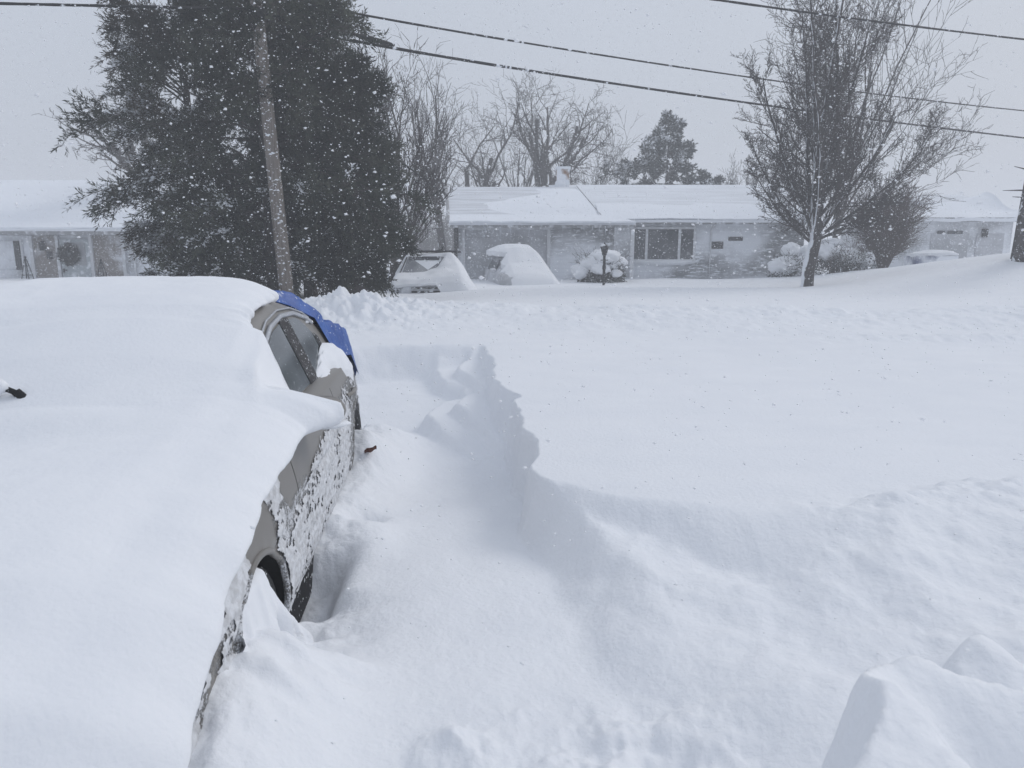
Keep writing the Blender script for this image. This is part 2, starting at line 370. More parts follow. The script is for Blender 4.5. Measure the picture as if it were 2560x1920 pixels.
um = ctr[:, 1]; dsel = side & (ctr[:, 2] > .27)
gap = dsel & (((um > .66) & (um < .668)) | ((um > 1.846) & (um < 1.854)) | ((um > 2.566) & (um < 2.574) & (ctr[:, 2] > .6)))
zone[dsel & (um > .668) & (um < 1.846)] = 1; zone[dsel & (um > 1.854) & (um < 2.566)] = 2
def sub(mask):
    f = FQ[mask]; ids, inv = np.unique(f, return_inverse=True); return FV[ids], inv.reshape(f.shape)
V_, F_ = sub((zone == 0) & ~arch & ~gap); cl('body', V_, F_, M['frosted'])
for zid in (1, 2):
    for sg in (1, -1):
        V_, F_ = sub((zone == zid) & ~arch & ~gap & (ctr[:, 0]*sg > 0))
        d = cl('door', V_, F_, M['frosted'])
        hu = 1.62 if zid == 1 else 2.36
        hv = float(side_v(hu, .82))
        lb(MB().tube([(sg*(hv+.005), hu-.10, .80), (sg*(hv+.035), hu-.07, .81), (sg*(hv+.035), hu+.07, .81), (sg*(hv+.005), hu+.10, .80)], .014, 8), 'handle', M['paint'], True, d)
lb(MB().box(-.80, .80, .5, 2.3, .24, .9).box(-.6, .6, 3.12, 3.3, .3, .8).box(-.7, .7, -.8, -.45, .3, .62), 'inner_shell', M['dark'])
gu = np.arange(-1.0, 3.22, .0065); gt = np.arange(.03, .97, .0105); UU, TT = np.meshgrid(gu, gt, indexing='ij')
ZZ = .19+(loft_t(UU)-.05-.19)*TT
wb_ = fbm(UU*4, ZZ*4, 171, 4)*.10; u_ = UU+wb_; z_ = ZZ+.7*wb_
line = I(u_, [.3, .55, 1.0, 1.6, 2.6], [.60, .66, .75, .82, .90])
bare = np.maximum(ss((z_-line+.05)/.09)*ss((u_-.36)/.08), ss((u_+.10)/.08)*ss((.31-u_)/.08)*ss((z_-.50)/.06))
bare = np.maximum(bare, .45*ss((u_+.66)/.1)*ss((-.42-u_)/.05)*ss((.72-z_)/.08)); bare = np.maximum(bare, .45*ss((u_-2.0)/.4))
gr_ = .40*fbm(UU*11, ZZ*30, 172, 4)+.50*fbm(UU*32, ZZ*75, 173, 3)+.22*vnoise(UU*5, ZZ*7, 174)
hh = gr_+.33-.86*bare-.5*ss((ZZ-(loft_t(UU)-.12))/.1)*0
arch_ = np.minimum(np.hypot(UU, ZZ-.33), np.hypot(UU-2.7, ZZ-.33))
hh = np.where(arch_ < .385, -1, hh)
off = .003+.013*np.clip(hh, 0, 1)**.8
PV = np.stack([side_v(UU, TT)+off, UU, ZZ], -1).reshape(-1, 3); na, nb_ = UU.shape
ii, jj = np.meshgrid(np.arange(na-1), np.arange(nb_-1), indexing='ij'); q0 = (ii*nb_+jj).ravel()
QF = np.stack([q0, q0+1, q0+nb_+1, q0+nb_], 1); hf = hh.reshape(-1)[QF].min(1); QF = QF[hf > 0]
ids, inv = np.unique(QF, return_inverse=True); cl('frost_crust', PV[ids], inv.reshape(-1, 4), M['rime'])['kind'] = 'stuff'
for ax in (0.0, 2.70):
    for sg in (1, -1):
        an = np.linspace(R(-14), R(194), 40)
        tt = np.clip((.33+.37*np.sin(an)-.19)/(.66), 0, 1)
        pv = np.array([float(side_v(ax+.37*math.cos(a), t)) for a, t in zip(an, tt)])
        P = np.stack([sg*(pv-.004), ax+.37*np.cos(an), .33+.37*np.sin(an)], 1)
        lb(MB().tube(P, .013, 8), 'arch_lip', M['frosted'], True)
        Q = P.copy(); Q[:, 0] = sg*.50
        lb(MB().grid(np.stack([P, Q], 0)).add([(sg*.5, ax+.37*math.cos(a), .33+.37*math.sin(a)) for a in an], np.array([list(range(40))])), 'wheel_well', M['dark'])
        w = thing('wheel', None, None, (0, 0, 0)); w.parent = root
        prof = [(.20, .0), (.22, .02), (.30, .03), (.322, .015), (.325, -.03), (.325, -.15), (.30, -.2), (.2, -.19)]
        an2 = np.linspace(0, 2*np.pi, 37)
        Gt = np.array([[(sg*(.845+x), ax+r*math.cos(a), .325+r*math.sin(a)) for a in an2] for r, x in prof])
        lb(MB().grid(Gt), 'tyre', M['rubber'], True, w)
        rm = MB()
        Gt = np.array([[(sg*(.845+x), ax+r*math.cos(a), .325+r*math.sin(a)) for a in an2] for r, x in [(.205, -.005), (.19, -.02), (.185, -.08), (.03, -.06)]])
        rm.grid(Gt)
        for q in range(5):
            a = q*2*math.pi/5
            rm.tube([(sg*.82, ax+.03*math.cos(a), .325+.03*math.sin(a)), (sg*.835, ax+.19*math.cos(a), .325+.19*math.sin(a))], [.03, .02], 6)
        lb(rm, 'rim', M['rim'], True, w)
# cabin
def zr(u): return I(u, [.6, .9, 1.2, 1.5, 1.8, 2.1, 2.35, 2.6, 2.8, 3.0], [.975, 1.14, 1.268, 1.345, 1.375, 1.365, 1.315, 1.21, 1.09, .98])
def vs(z): return .765-.18*(np.asarray(z)-.97)/.40
cu = np.linspace(.6, 3.0, 70); rows = []
for u in cu:
    z = float(zr(u)); v = float(vs(z)); cr = .075*math.sin(min(1, max(0, (u-.6)/.6, 0))*math.pi/2)*min(1, max(0, (3.0-u)/.5))
    half = [(float(vs(.94)), u, .94)]+[(float(vs(.94+(z-.94)*f)), u, .94+(z-.94)*f) for f in (.25, .5, .75, .93)]+[(v-.012, u, z+.012), (v-.05, u, z+.012+.35*cr), (v-.14, u, z+.02+.62*cr), (v*.5, u, z+.02+.92*cr), (0, u, z+.02+cr)]
    rows.append(half+[(-a, b, c) for a, b, c in half[-2::-1]])
lb(MB().grid(np.array(rows)[:, ::-1]), 'cabin', M['paint'], True)
def sidepatch(u0, u1, zlo, ztop, off, n=16, m_=8):
    Gp = []
    for u in np.linspace(u0, u1, n):
        zt = ztop(u); Gp.append([(float(vs(zlo+(zt-zlo)*f))+off, u, zlo+(zt-zlo)*f) for f in np.linspace(0, 1, m_)])
    return MB().grid(np.array(Gp)[:, ::-1])
lb(sidepatch(.86, 1.72, .985, lambda u: max(.99, float(zr(u))-.045), .006), 'side_window', M['glass'], True)
lb(sidepatch(1.93, 2.36, .985, lambda u: max(.99, float(zr(u))-.045-.08*max(0, (u-2.12)/.24)**2), .006), 'side_window', M['glass'], True)
lb(sidepatch(1.72, 1.93, .98, lambda u: float(zr(u))-.035, .009), 'centre_pillar', M['darktrim'], True)
lb(sidepatch(2.36, 2.44, .99, lambda u: float(zr(u))-.11, .010), 'rear_pillar_trim', M['darktrim'], True)
tu = np.linspace(1.13, 2.45, 50)
tz = np.array([float(zr(u)) for u in tu])-.018
lb(MB().tube(np.stack([vs(tz)+.010, tu, tz], 1), .014, 8).tube(np.stack([vs(tz+.03)+.004, tu, tz+.032], 1), .006, 6), 'window_trim', M['chrome'], True)
lb(MB().grid(np.array([[(f*float(vs(zr(u)))*.86, u, float(zr(u))+.036+.05*(1-f*f)*min(1, (u-.6)/.5)) for f in np.linspace(-1, 1, 9)] for u in np.linspace(.64, 1.3, 8)])), 'windscreen', M['glass'], True)
lb(MB().grid(np.array([[(f*float(vs(zr(u)))*.86, u, float(zr(u))+.04+.05*(1-f*f)*min(1, (3.0-u)/.5)) for f in np.linspace(-1, 1, 9)] for u in np.linspace(2.45, 2.95, 8)])), 'rear_window', M['glass'], True)
# door mirror
mr = MB(); th = np.linspace(0, 2*np.pi, 20); rows = []
for k, (yy, f) in enumerate([(-.11, .05), (-.10, .45), (-.06, .85), (0, 1), (.03, 1.0), (.035, .9)]):
    rows.append([(.955+.105*f*math.cos(a)*(1 if math.cos(a) > 0 else 1.1), .98+yy, .99+.068*f*math.sin(a)) for a in th])
mr.grid(np.array(rows)); mr.tube([(.84, .95, .95), (.90, .95, .97)], .03, 8)
mo = lb(mr, 'wing_mirror', M['frosted'], True)
lb(MB().add([(.955+.09*math.cos(a), 1.012, .99+.055*math.sin(a)) for a in th[:-1]], np.array([list(range(19))])), 'mirror_glass', M['darktrim'], False, mo)
rr = rs(4); ms = MB(); ms.blob((.95, .96, .935), (.13, .09, .022), rr, 14, 8, .10); lb(ms, 'mirror_snow', M['snowcar'], True, mo)
# rear lamps and front lamps, both low in the snow
for sg in (1, -1):
    lb(MB().blob((sg*.56, 3.34, .72), (.14, .08, .09), rs(1), 12, 8, 0), 'tail_light', M['darktrim'], True)
    lb(MB().blob((sg*.66, -.78, .62), (.16, .12, .07), rs(1), 12, 8, 0), 'headlight', M['glass'], True)
lb(MB().box(.78, .835, .40, 2.28, .03, .186), 'sill_shade_strip', M['rubber'])  # black strips added below both sills, standing in for the shade under the car
lb(MB().box(-.868, -.80, .40, 2.28, .03, .186), 'sill_shade_strip', M['rubber'])
zz_ = np.linspace(.05, .692, 60); Gp = np.zeros((60, 60, 3))
for a, z in enumerate(zz_):
    uf = -math.sqrt(max(0, .375**2-(z-.33)**2))-.05*ss((.62-z)/.1) if abs(z-.33) < .375 else 0
    ur = float(I(z, [.05, .28, .45, .60, .66, .692], [.36, .28, .17, .085, .045, .0]))+.012*float(vnoise(z*25, 0., 66))
    for b, f in enumerate(np.linspace(0, 1, 60)):
        u = uf+(ur-uf)*f; h_ = max(0, 1-(z-.05)/.642)
        edge = ss((1-f)/.12)*ss(min(1, (.70-z)/.05))
        st_ = .030*float(vnoise(u*15+z*3, z*3.2, 67))+.014*float(vnoise(u*40, z*9, 68))
        hole = .09*math.exp(-((u-.02-.10*(.45-z))/.018)**2)*ss((z-.36)/.05)*ss((.52-z)/.05)+.07*math.exp(-((u-.10)/.014)**2)*ss((z-.33)/.04)*ss((.44-z)/.04)
        Gp[a, b] = (.865+.035*edge+.17*h_**1.4+(st_-hole)*edge*min(1, h_*2.2+.15)-.05*(1-ss((1-f)/.05)), u, z)
lb(MB().grid(Gp[:, ::-1]), 'wheel_snow', M['snowcar'], True)
Gp = np.zeros((40, 18, 3))
for a, u in enumerate(np.linspace(1.92, 2.72, 40)):
    wd_ = float(I(u, [1.92, 2.05, 2.3, 2.45, 2.62, 2.72], [.015, .05, .10, .13, .10, .02]))
    vout = float(I(u, [1.92, 2.1, 2.25, 2.4, 2.55, 2.72], [.79, .83, .80, .84, .885, .86]))+.012*float(vnoise(u*15, 0., 69)); vin = float(vs(1.0+.5*wd_))-.01
    for b, f in enumerate(np.linspace(0, 1, 18)):
        vv_ = vin+(vout-vin)*f; zb_ = float(I(vv_, [.60, .73, .79, .86, .89], [1.02, .99, .97, .945, .88]))
        Gp[a, b] = (vv_, u+.025*float(vnoise(f*3, u*9, 69)), zb_-.01+wd_*(1-f)**.8*.9+.05*min(1, wd_*10)*math.sin(math.pi*min(1, .15+f*.85))+.012*float(vnoise(f*5, u*12, 70)))
lb(slab(Gp, .05), 'shoulder_snow', M['snowcar'], True)
# wiper arm poking out through the snow
wp = MB(); wp.tube([(-.50, .66, 1.08), (-.37, .65, 1.20), (-.27, .66, 1.20), (-.185, .67, 1.155)], .012, 8); wp.tube([(-.195, .67, 1.165), (-.16, .672, 1.125)], [.018, .021], 8)
wo = lb(wp, 'wiper', M['rubber'], True)
ws = MB(); ws.blob((-.36, .66, 1.18), (.10, .045, .05), rs(8), 14, 9, .15).blob((-.27, .66, 1.185), (.05, .035, .035), rs(9), 12, 8, .15); lb(ws, 'wiper_snow', M['snowcar'], True, wo)
# the snow on the car
tab = np.array([
 [-1.25, .50, .86, .36], [-1.10, .74, .91, .48], [-.9, .88, .935, .62], [-.6, .98, .93, .77], [-.3, 1.03, .925, .87], [0, 1.07, .925, .935], [.3, 1.11, .925, .965], [.55, 1.16, .915, .985],
 [.68, 1.19, .93, 1.0], [.76, 1.21, 1.0, 1.035], [.84, 1.235, 1.05, 1.05], [.90, 1.255, 1.035, 1.05], [.96, 1.28, .93, 1.03], [1.02, 1.305, .81, 1.0], [1.07, 1.33, .755, 1.005], [1.13, 1.36, .72, 1.05],
 [1.18, 1.385, .68, 1.13], [1.22, 1.405, .64, 1.23], [1.26, 1.43, .595, 1.325], [1.35, 1.47, .55, 1.405], [1.5, 1.505, .53, 1.43], [1.75, 1.535, .52, 1.45], [2.0, 1.555, .505, 1.455], [2.2, 1.565, .475, 1.455], [2.33, 1.56, .44, 1.45], [2.42, 1.545, .36, 1.455]])
def top_z(u, v):
    zroof = zr(u)+.03+.075*np.clip((3.0-u)/.5, 0, 1)*(1-(v/.62)**2).clip(0, 1)
    vr = vs(zr(u)); zt = loft_t(u)+.03*(1-(v/.9)**2)
    out = np.abs(v)-vr
    zz = np.where(out < 0, zroof, np.maximum(zt, zroof-out*2.4))
    edge = np.abs(v)-(loft_w(u)-.05)
    return np.where(edge > 0, zz-edge*3.2, zz)
cu = np.unique(np.round(np.concatenate([np.arange(-1.25, .59, .02), np.arange(.6, 1.39, .008), np.arange(1.4, 2.421, .014)]), 5))
zc, ve, ze = (I(cu, tab[:, 0], tab[:, q]) for q in (1, 2, 3))
n_e = vnoise(cu*7, 0*cu, 61)*.009+vnoise(cu*26, 0*cu, 62)*.005+(cu > 1.2)*(vnoise(cu*14, 0*cu, 64)*.016+vnoise(cu*45, 0*cu, 65)*.010)
q = np.concatenate([np.linspace(-2.6, -1.6, 10)[:-1], np.linspace(-1.6, 1, 165)])
rows = np.zeros((len(cu), len(q)+5, 3))
for a in range(len(cu)):
    vq = np.where(q < -1, -1.0+(q+1)*1.0, np.where(q < 0, q, q*ve[a]+n_e[a]*np.clip(q, 0, 1)**8))
    f = np.clip(q, 0, 1)
    mw = math.exp(-((cu[a]-.94)/.15)**2)
    z = zc[a]-(zc[a]-ze[a])*((1-mw)*(.45*f**2.2+.55*f**6)+mw*f**1.35)+.5*n_e[a]*f**9
    z = np.where(q < 0, zc[a]-.012*q**2-.5*ss((-q-.75)/2.0), z)
    z = z-.14*math.exp(-((cu[a]-.60)/.55)**2)*ss((.8-vq)/1.1)*ss((vq+1.6)/.8)
    z = z+.010*fbm(vq*1.6, cu[a]*1.6+0*vq, 71)+.004*fbm(vq*9, cu[a]*9+0*vq, 72, 3)+.0035*fbm(vq*5+cu[a]*3, cu[a]*15-vq*4, 75, 3)-.014*ss((f-.55)/.2)*ss((.9-f)/.2)*(cu[a] < .9)
    if .35 < cu[a]:
        tz_ = top_z(np.full_like(vq, cu[a]), vq)+.035*np.where(vq > 0, ss((1-f)/.04), 1); m_ = ss(np.minimum((.93-np.abs(vq))/.06, (q+1.01)/.02))*ss(np.array((cu[a]-.35)/.25)); k_ = .018*ss((1-f)/.1)
        z = z+m_*(.5*(z+tz_+np.sqrt((z-tz_)**2+k_**2))-z)
    uu = cu[a]+np.minimum(.17, .8*np.maximum(0, vq-.55))*ss((cu[a]-.9)/.15)*ss((1.32-cu[a])/.1)
    rows[a, :len(q)] = np.stack([vq, uu, z], 1)
    lip = .045+.02*vnoise(cu[a]*5, 0., 63)+.045*math.exp(-((cu[a]-.88)/.12)**2)
    v0, u0, z0 = rows[a, len(q)-1]
    for k2, (dv, dz) in enumerate([(.012, .35), (.010, .7), (-.01, 1.0), (-.05, 1.05), (-.13, 1.2)]):
        rows[a, len(q)+k2] = (v0+dv, u0, z0-lip*dz)
# rear end of the slab drops onto the roof
endr = rows[-1].copy(); endr[:, 1] += .015+.03*np.abs(vnoise(endr[:, 0]*7, 0*endr[:, 0], 64)); rows[-1][:, 1] += .02*vnoise(rows[-1][:, 0]*11, 0*rows[-1][:, 0], 65)
endr2 = endr.copy(); endr2[:, 2] = np.minimum(endr[:, 2]-.04, np.where(np.abs(endr[:, 0]) < .62, 1.40, endr[:, 2]-.5))
endr[:, 2] -= .012
rows = np.concatenate([rows, endr[None], endr2[None]], 0)
lb(MB().grid(rows), 'snow_cover', M['snowcar'], True)
# blue tarp over the rear window and boot: its own thing
pu = np.concatenate([np.linspace(2.22, 3.36, 100), np.full(34, 3.40)]); drop = np.concatenate([np.zeros(100), np.linspace(.03, .30, 34)])
pv = np.linspace(-.93, .93, 110); Gp = np.zeros((len(pu), len(pv), 3))
for a, (u, dr) in enumerate(zip(pu, drop)):
    lim = float(I(u, [2.22, 2.45, 2.65, 2.85, 3.05, 3.25, 3.4], [.46, .60, .72, .80, .84, .80, .70]))+.025*float(vnoise(u*6, 0., 81))
    v = pv/.93*lim; aa = u+dr
    z = top_z(np.clip(v, -.84, .84), np.full_like(v, u)*0+u) if False else top_z(np.full_like(v, u), v)-dr
    fold = np.abs(np.sin((aa-2.22)*5.6+.5*np.sin(v*3)))**.6
    wr = .030*fbm(v*5+3, np.full_like(v, aa*4.5), 82)+.030*(.5-np.abs(vnoise(v*4+aa*3.1, np.full_like(v, aa*8), 83)))+.022*np.abs(fbm(v*13, np.full_like(v, aa*13), 84))
    inner = ss((lim-np.abs(v))/.10)*(.15+.85*ss(np.array((u-2.22)/.3)))
    if dr == 0: Gp[a] = np.stack([v*(1+.02*fold), np.full_like(v, u), z+.012+(.02+wr+.105*fold)*inner], 1)
    else: Gp[a] = np.stack([v*(1+.05*fold), u+.02+wr+.06*fold, z+.02+.05*inner], 1)
tr = slab(Gp, .004)
Vt = np.vstack(tr.V); ang = root.rotation_euler.z
Vw = car_w(Vt[:, 1], Vt[:, 0], Vt[:, 2])
tp = link('tarp', Vw, [np.vstack(f) for f in tr.F.values()], M['tarp'], None, True)
tag(tp, 'crumpled blue plastic tarp draped over the rear of the snow-buried taupe car', 'tarp')
# bungee hooks of the tarp are left out: not seen. dead leaf beside the rear wheel
def ground_at(px, py):
    Yq = np.linspace(1.2, 30, 6000); Pq = np.array([W(px, py, v) for v in (1., 2.)]); dq = Pq[1]-Pq[0]; P_ = Pq[0]+dq*(Yq[:, None]-1)
    k = np.argmax(P_[:, 2] < terrain(P_[:, 0], P_[:, 1])); return P_[k]
lx, ly, lz = ground_at(926, 1140); lz += .03
lf = MB(); Gl = []
for a in np.linspace(0, 1, 9):
    wl = .05*math.sin(math.pi*min(1, a*.95+.05))*(1+.35*math.sin(a*16))
    Gl.append([(lx-.04+.085*a, ly+.7*wl*b, lz-.01+.03*a+.02*abs(b)+.006*math.sin(a*9)) for b in np.linspace(-1, 1, 5)])
lf = slab(np.array(Gl), .004)
tag(lf.build('dead_leaf', M['leaf'], None, True), 'curled reddish brown dead leaf on the trench snow by the car', 'leaf')

# ------------------------------------------------------------------ trees
def prisms(P0, P1, R0, R1, n):
    P0 = np.asarray(P0); P1 = np.asarray(P1); R0 = np.asarray(R0); R1 = np.asarray(R1)
    T = P1-P0; T /= np.linalg.norm(T, axis=1)[:, None]+1e-9
    ref = np.where(np.abs(T[:, 2:3]) < .9, np.array([[0, 0, 1.]]), np.array([[1., 0, 0]]))
    A = np.cross(T, ref); A /= np.linalg.norm(A, axis=1)[:, None]+1e-9; B = np.cross(T, A)
    an = np.linspace(0, 2*np.pi, n, endpoint=False); c = np.cos(an)[None, :, None]; s_ = np.sin(an)[None, :, None]
    ring = c*A[:, None]+s_*B[:, None]
    V = np.concatenate([P0[:, None]+ring*R0[:, None, None], P1[:, None]+ring*R1[:, None, None]], 1)
    base = (np.arange(len(P0))*2*n)[:, None, None]; j = np.arange(n); q = np.stack([j, (j+1) % n, n+(j+1) % n, n+j], 1)[None]
    return V.reshape(-1, 3), (base+q).reshape(-1, 4)
def grow(rng, p, d, L, r, lev, P, out):
    st = [(np.array(p, float), np.array(d, float), L, r, lev)]
    while st:
        p, d, L, r, lev = st.pop()
        ns = P['seg'][lev]; sl = L/ns; rend = r*P['taper'][lev]; nch = P['n'][lev] if lev < len(P['n']) else 0
        pts = [p]; dirs = []
        d = d/np.linalg.norm(d)
        for k in range(ns):
            d = d+rng.normal(0, P['wander'][lev], 3)+np.array([P['wind'][0], P['wind'][1], 0])*.02
            d[2] += P['up'][lev]; d /= np.linalg.norm(d)
            q = pts[-1]+d*sl; f0 = k/ns; f1 = (k+1)/ns
            out[lev].append((pts[-1], q, r+(rend-r)*f0, r+(rend-r)*f1)); pts.append(q); dirs.append(d.copy())
        if nch:
            lo = P['start'][lev]
            cnt = max(1, int(round(nch*rng.uniform(.75, 1.25))))
            for c in range(cnt):
                f = lo+(1-lo)*((c+rng.uniform(0, 1))/cnt); f = min(f, .995); k = min(ns-1, int(f*ns))
                base = pts[k]+(pts[k+1]-pts[k])*(f*ns-k); dd = dirs[k]
                a = rng.uniform(0, 2*np.pi); ref = np.array([0, 0, 1.]) if abs(dd[2]) < .9 else np.array([1., 0, 0])
                A = np.cross(dd, ref); A /= np.linalg.norm(A); B = np.cross(dd, A)
                an = R(P['ang'][lev]*rng.uniform(.65, 1.3))
                nd = dd*math.cos(an)+(A*math.cos(a)+B*math.sin(a))*math.sin(an)
                ll = P['len'][lev]*rng.uniform(.6, 1.25)*(L if P.get('rel', True) else 1)*(1.15-.6*f*P['fall'][lev])
                st.append((base, nd, ll, max(P['rmin'], (r+(rend-r)*f)*P['rr'][lev]), lev+1))
def bare_tree(name, label, base, P, seed, tmat, cmat, group=None, extra=None, nsplit=2):
    rng = rs(seed); out = [[] for _ in range(7)]
    t = thing(name, label, 'tree', base, group)
    for (o, d, L, r) in P['stems']:
        grow(rng, np.array(base)+np.array(o), d, L, r, 0, P, out)
    for nm, levs, nside, m in (('trunk', range(0, nsplit), 8, tmat), ('crown', range(nsplit, 7), 3, cmat)):
        mb = MB()
        for l in levs:
            if out[l]:
                a = out[l]
                mb.add(*prisms(np.array([x[0] for x in a]), np.array([x[1] for x in a]), np.array([x[2] for x in a]), np.array([x[3] for x in a]), nside if l < 3 else 3))
        if mb.n: mb.build(nm, m, t, l < nsplit)
    return t

# pear tree on the lawn
pb = W(2015, 722, 20.5); pb[2] = gz(pb[0], pb[1])-.15
PEAR = dict(stems=[((0, 0, 0), (.07, 0, 1), 2.1, .19), ((.13, .02, 1.75), (.04, .1, 1), 6.2, .105), ((.12, 0, 1.7), (-.16, -.05, 1), 6.6, .10), ((.14, 0, 1.65), (.2, .05, 1), 6.4, .10), ((.1, 0, 1.55), (-.4, .1, 1), 4.6, .075),
                  ((.15, 0, 1.6), (.62, -.15, .85), 3.6, .07), ((.12, .05, 1.6), (.05, .45, 1), 5.5, .085), ((.12, -.05, 1.6), (-.05, -.42, 1), 5.0, .08), ((.1, 0, 1.35), (-1.0, -.1, .66), 2.6, .05), ((.1, 0, 1.45), (-.75, .2, .8), 3.2, .055), ((.12, 0, 1.5), (1.15, -.1, .72), 3.9, .055), ((.12, 0, 1.4), (1.0, .3, .5), 3.0, .045), ((.13, .0, 1.9), (.36, .2, 1), 5.4, .08), ((.1, 0, 1.8), (-.28, .2, 1), 5.8, .08)],
            seg=[9, 7, 5, 3, 2], taper=[.25, .3, .4, .6, .6], n=[17, 9, 6, 2], start=[.05, .12, .12, .1], wander=[.05, .08, .10, .16, .2], up=[.05, .09, .08, .05, .05], ang=[44, 38, 42, 45],
            len=[.33, .42, .42, .4], fall=[.9, .6, .5, .3], rr=[.42, .5, .6, .8], rmin=.0060, wind=(0, 0))
def pear():
    rng = rs(12); out = [[] for _ in range(7)]
    t = thing('pear_tree', 'dark upright bare tree with dense twigs standing on the lawn, snow plastered up its trunk', 'tree', pb)
    P0 = dict(PEAR); P0['n'] = []; grow(rng, pb, (.07, 0, 1), 2.0, .19, 0, P0, out)
    tr = out; out2 = [[] for _ in range(7)]
    for (o, d, L, r) in PEAR['stems'][1:]: grow(rng, pb+np.array(o), d, L, r, 0, PEAR, out2)
    mb = MB(); a = tr[0]
    pts = [a[0][0]]+[x[1] for x in a]; rad = [.20]+list(np.linspace(.175, .16, len(a)-1))+[.13]
    mb.tube(np.array(pts), np.array(rad), 14)
    for l in (0,):
        a = out2[l]; mb.add(*prisms(np.array([x[0] for x in a]), np.array([x[1] for x in a]), np.array([x[2] for x in a]), np.array([x[3] for x in a]), 8))
    mb.build('trunk', M['pearbark'], t, True)
    mb = MB()
    for l in (1, 2, 3, 4):
        a = out2[l]
        if a: mb.add(*prisms(np.array([x[0] for x in a]), np.array([x[1] for x in a]), np.array([x[2] for x in a]), np.array([x[3] for x in a]), 4 if l < 2 else 3))
    mb.build('crown', M['twig'], t)
    print('pear', [len(x) for x in out2])
pear()

def at(px, Y, dz=0):
    p = W(px, 640, Y); p[2] = gz(p[0], p[1])-.1+dz; return p
OAK = dict(seg=[7, 7, 6, 4, 3], taper=[.55, .35, .35, .4, .6], n=[4, 5, 5, 4], start=[.35, .3, .2, .15], wander=[.06, .15, .2, .24, .28], up=[.03, .07, .05, .03, .02], ang=[40, 44, 46, 48], len=[.62, .58, .5, .42], fall=[.5, .4, .4, .3], rr=[.62, .58, .55, .65], rmin=.010, wind=(0, 0))
VASE = dict(OAK, n=[5, 5, 4, 3], ang=[24, 28, 32, 38], len=[.95, .55, .5, .5], wander=[.04, .07, .09, .13, .2], up=[.02, .05, .06, .05, .03], start=[.25, .25, .2, .1])
FAST = dict(OAK, n=[9, 7, 4, 2], ang=[22, 24, 28, 35], len=[.5, .5, .5, .45], wander=[.03, .05, .07, .1, .15], up=[.03, .07, .07, .05, .03], start=[.15, .15, .15, .1])
def T(P, *stems): return dict(P, stems=list(stems))
bare_tree('bare_tree', 'big spreading bare tree behind the chimney of the grey house', at(1362, 40), T(OAK, ((0, 0, 0), (.03, 0, 1), 6.4, .33), ((0, 0, 3.4), (-.38, 0, 1), 4.2, .15), ((.1, 0, 3.9), (.42, .1, 1), 4.4, .16), ((0, 0, 3.2), (-.16, .2, 1), 5.2, .17), ((.1, 0, 4.2), (.8, 0, .75), 3.6, .11)), 21, M['bark'], M['twig'])
bare_tree('bare_tree', 'bare tree with two crooked trunks above the left end of the garage roof', at(1190, 40), T(OAK, ((-.25, 0, 0), (-.16, 0, 1), 5.6, .20), ((.1, 0, 0), (.10, 0, 1), 6.2, .20), ((.5, 0, 0), (.26, 0, 1), 5.0, .17)), 27, M['bark'], M['twig'])
bare_tree('bare_tree', 'slim bare tree whose single trunk meets the corner of the garage roof', at(1112, 36), T(VASE, ((0, 0, 0), (-.06, 0, 1), 5.2, .22), ((0, 0, 3.4), (-.34, 0, 1), 2.8, .1)), 33, M['bark'], M['twig'])
bare_tree('bare_tree', 'tall brushy bare tree with upright stems rising beside the dark evergreens', at(958, 21.5), T(FAST, ((0, 0, 0), (.0, 0, 1), 5.2, .09), ((.15, 0, 0), (.13, 0, 1), 4.6, .07), ((-.15, 0, 0), (-.11, 0, 1), 4.4, .07), ((.2, .1, 0), (.30, .1, 1), 3.7, .06), ((.1, .2, 0), (.42, -.1, 1), 3.0, .05)), 41, M['bark'], M['twig'])
bare_tree('bare_tree', 'faint thin bare tree just left of the big spreading one', at(1285, 46), T(VASE, ((0, 0, 0), (.04, 0, 1), 5.0, .17), ((0, 0, 0), (-.2, 0, 1), 4.6, .13)), 45, M['bark'], M['twig'])
bare_tree('bare_tree', 'small leaning bare sapling to the right of the chimney', at(1412, 36), T(VASE, ((0, 0, 0), (.16, 0, 1), 4.2, .08)), 47, M['bark'], M['twig'])
bare_tree('bare_tree', 'pale bare tree with a wide vase of thin limbs rising behind the pear tree', at(2082, 29), T(VASE, ((0, 0, 0), (.06, 0, 1), 4.6, .13), ((.05, 0, 1.8), (.30, 0, 1), 4.8, .07), ((.05, 0, 2.0), (.2, .1, 1), 6.0, .085), ((0, 0, 2.1), (.62, .1, .95), 4.3, .055), ((0, 0, 1.7), (.85, .1, .8), 3.4, .045)), 53, M['bark'], M['twig'])
bare_tree('bare_tree', 'distant bare tree whose branches spread out left of the evergreens', at(412, 31), T(OAK, ((0, 0, 0), (0, 0, 1), 5.5, .34), ((0, 0, 2.8), (-.7, 0, .75), 3.2, .15), ((0, 0, 4.4), (-.25, 0, 1), 4.2, .16), ((0, 0, 3.2), (-.45, -.1, .7), 2.6, .12)), 57, M['bark'], M['twig'])
bare_tree('bare_tree', 'low bare scrub showing above the roof left of the snowy spruce', at(1510, 42), T(VASE, ((0, 0, 0), (-.2, 0, 1), 3.4, .05), ((.15, 0, 0), (.1, 0, 1), 3.6, .05), ((.25, 0, 0), (.4, 0, 1), 3.5, .05)), 61, M['bark'], M['twig'])
bare_tree('bare_tree', 'low bare scrub showing above the roof between spruce and pear tree', at(1850, 42), T(FAST, ((0, 0, 0), (-.1, 0, 1), 3.9, .05), ((.15, 0, 0), (.08, 0, 1), 4.2, .05), ((-.15, 0, 0), (-.25, 0, 1), 3.7, .05)), 63, M['bark'], M['twig'])

